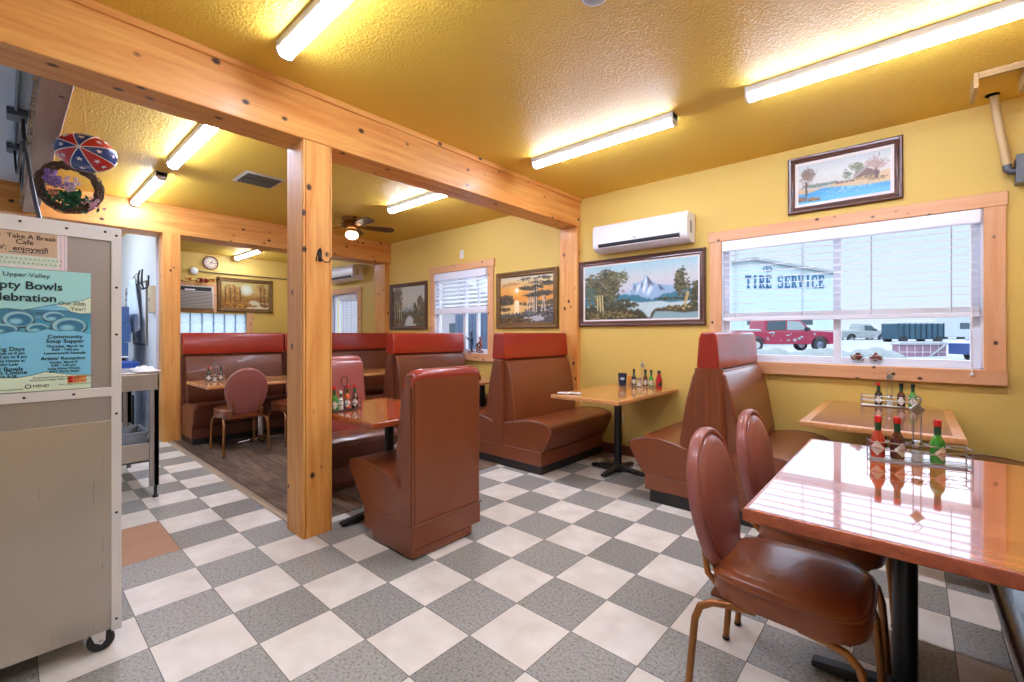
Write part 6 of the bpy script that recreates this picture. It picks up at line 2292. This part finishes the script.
part('snow_drift', MB().tube([(.25, -.27, .12), (.62, -.27, .40), (1.0, -.27, .70)], .05, 6), M_SNOW, lw)
x, y = at(960, 45)
van = thing('delivery_van', 'white box van at the right end of the street view', 'van', (x, y, .42), VIEW)
part('box_body', MB().box(-1.6, 3.2, -1.0, 1.0, .5, 2.9), plain('van_white', srgb(170, 176, 180), .4), van, bevel=.06)
part('cab', MB().prism([(3.2, .45), (4.9, .45), (4.95, 1.2), (4.3, 1.35), (3.9, 2.1), (3.2, 2.2)], 'xz', -.95, .95), plain('van_white', srgb(170, 176, 180), .4), van, bevel=.04)
part('side_window', MB().box(-1.0, .6, -1.02, -1.0, 1.3, 1.9), M_CARGLASS, van)
for xx in (-.8, 3.9):
    for s in (-1, 1):
        part('wheel', MB().lathe([(.1, -.1), (.34, -.1), (.38, -.06), (.38, .06), (.34, .1), (.1, .1)], 20, M=Matrix.Translation((xx, s * .88, .38)) @ Matrix.Rotation(R(90), 4, 'X')), M_TYRE, van)
x, y = at(972, 19)
car = thing('parked_car', 'blue car partly behind the right end of the wide window', 'car', (x, y, .06), VIEW)
low = [(-.2, .32), (.3, .30)] + [(.75 + .36 * math.cos(t), .34 + .34 * math.sin(t)) for t in [PI - k * PI / 7 for k in range(8)]] + [(3.3 + .36 * math.cos(t), .34 + .34 * math.sin(t)) for t in [PI - k * PI / 7 for k in range(8)]] + [(4.2, .34), (4.25, .6), (4.1, .78), (3.2, .86), (.1, .90), (-.2, .80)]
part('body', MB().prism(low, 'xz', -.84, .84), plain('blue_paint', srgb(30, 60, 116), .3, coat=.6), car, bevel=.03)
cb = part('cabin', MB().prism([(.3, .88), (3.1, .86), (2.4, 1.36), (1.0, 1.40)], 'xz', -.70, .70), MATS['blue_paint'], car, bevel=.05)
part('side_window', MB().prism([(.62, .93), (2.75, .92), (2.3, 1.28), (1.1, 1.31)], 'xz', -.715, -.70), M_CARGLASS, cb)
for xx in (.75, 3.3):
    for s in (-1, 1):
        part('wheel', MB().lathe([(.1, -.09), (.29, -.09), (.31, -.05), (.31, .05), (.29, .09), (.1, .09)], 20, M=Matrix.Translation((xx, s * .74, .31)) @ Matrix.Rotation(R(90), 4, 'X')), M_TYRE, car)
part('snow_cover', MB().puff([(1.0, -.66), (2.4, -.66), (2.4, .66), (1.0, .66)], [(1.0, 1.38), (1.0, 1.43), (.9, 1.48), (.7, 1.5)]), M_SNOW, car)

# ploughed snow heap in front of the pickup
x, y = at(800, 16.5)
bank = MB()
v, f = [], []
rg = random.Random(9)
NB, MBK = 44, 10
for i in range(NB + 1):
    for j in range(MBK + 1):
        u, t = -3.4 + 7.2 * i / NB, j / MBK
        top = .66 + .07 * math.sin(i * .55) + .05 * math.sin(i * 1.7) + rg.uniform(-.03, .03)
        v.append((u, -1.1 + 2.2 * t, (.0 + top * math.sin(PI * t) ** .7) * min(1, min(i, NB - i) / 3) + rg.uniform(-.02, .02)))
for i in range(NB):
    for j in range(MBK):
        f.append([i * (MBK + 1) + j, (i + 1) * (MBK + 1) + j, (i + 1) * (MBK + 1) + j + 1, i * (MBK + 1) + j + 1])
bank.add(v, f)
solo('snow_bank', bank, plain('grey_snow', srgb(120, 126, 124), .85, bump=.5, bscale=4, vary=.2, vscale=3), 'ploughed grey snow heap in front of the red pickup truck', 'snow bank', (x, y, .0), VIEW, angle=180)

# fence outside the second window
fc = thing('board_fence', 'blue grey board fence outside the half lowered blind', 'fence', (-4.6, 4.6, GZ(4.6)))
mb = MB()
for i in range(9, 36):
    mb.box(-3 + i * .16, -2.86 + i * .16, -.012, .012, 0, 1.95)
part('boards', mb, plain('fence_blue', srgb(74, 92, 122), .7, vary=.3, vscale=2), fc)
part('rail', MB().box(-1.56, 2.76, .012, .06, .3, .4).box(-1.56, 2.76, .012, .06, 1.5, 1.6), MATS['fence_blue'], fc)
hs = thing('white_shed', 'pale wall of a shed seen through the left half of the second window', 'shed', (-6.6, 5.6, GZ(5.6)))
part('wall', MB().box(-2.2, 1.0, 0, 2.4, 0, 2.3), plain('pale_siding', srgb(160, 154, 162), .7), hs, bevel=.02)
part('window', MB().box(-.95, -.65, -.02, .0, 1.3, 1.75), M_CARGLASS, hs)
part('roof', MB().prism([(-2.4, 2.28), (1.2, 2.28), (-.6, 3.1)], 'xz', -.2, 2.6), M_SNOW, hs)
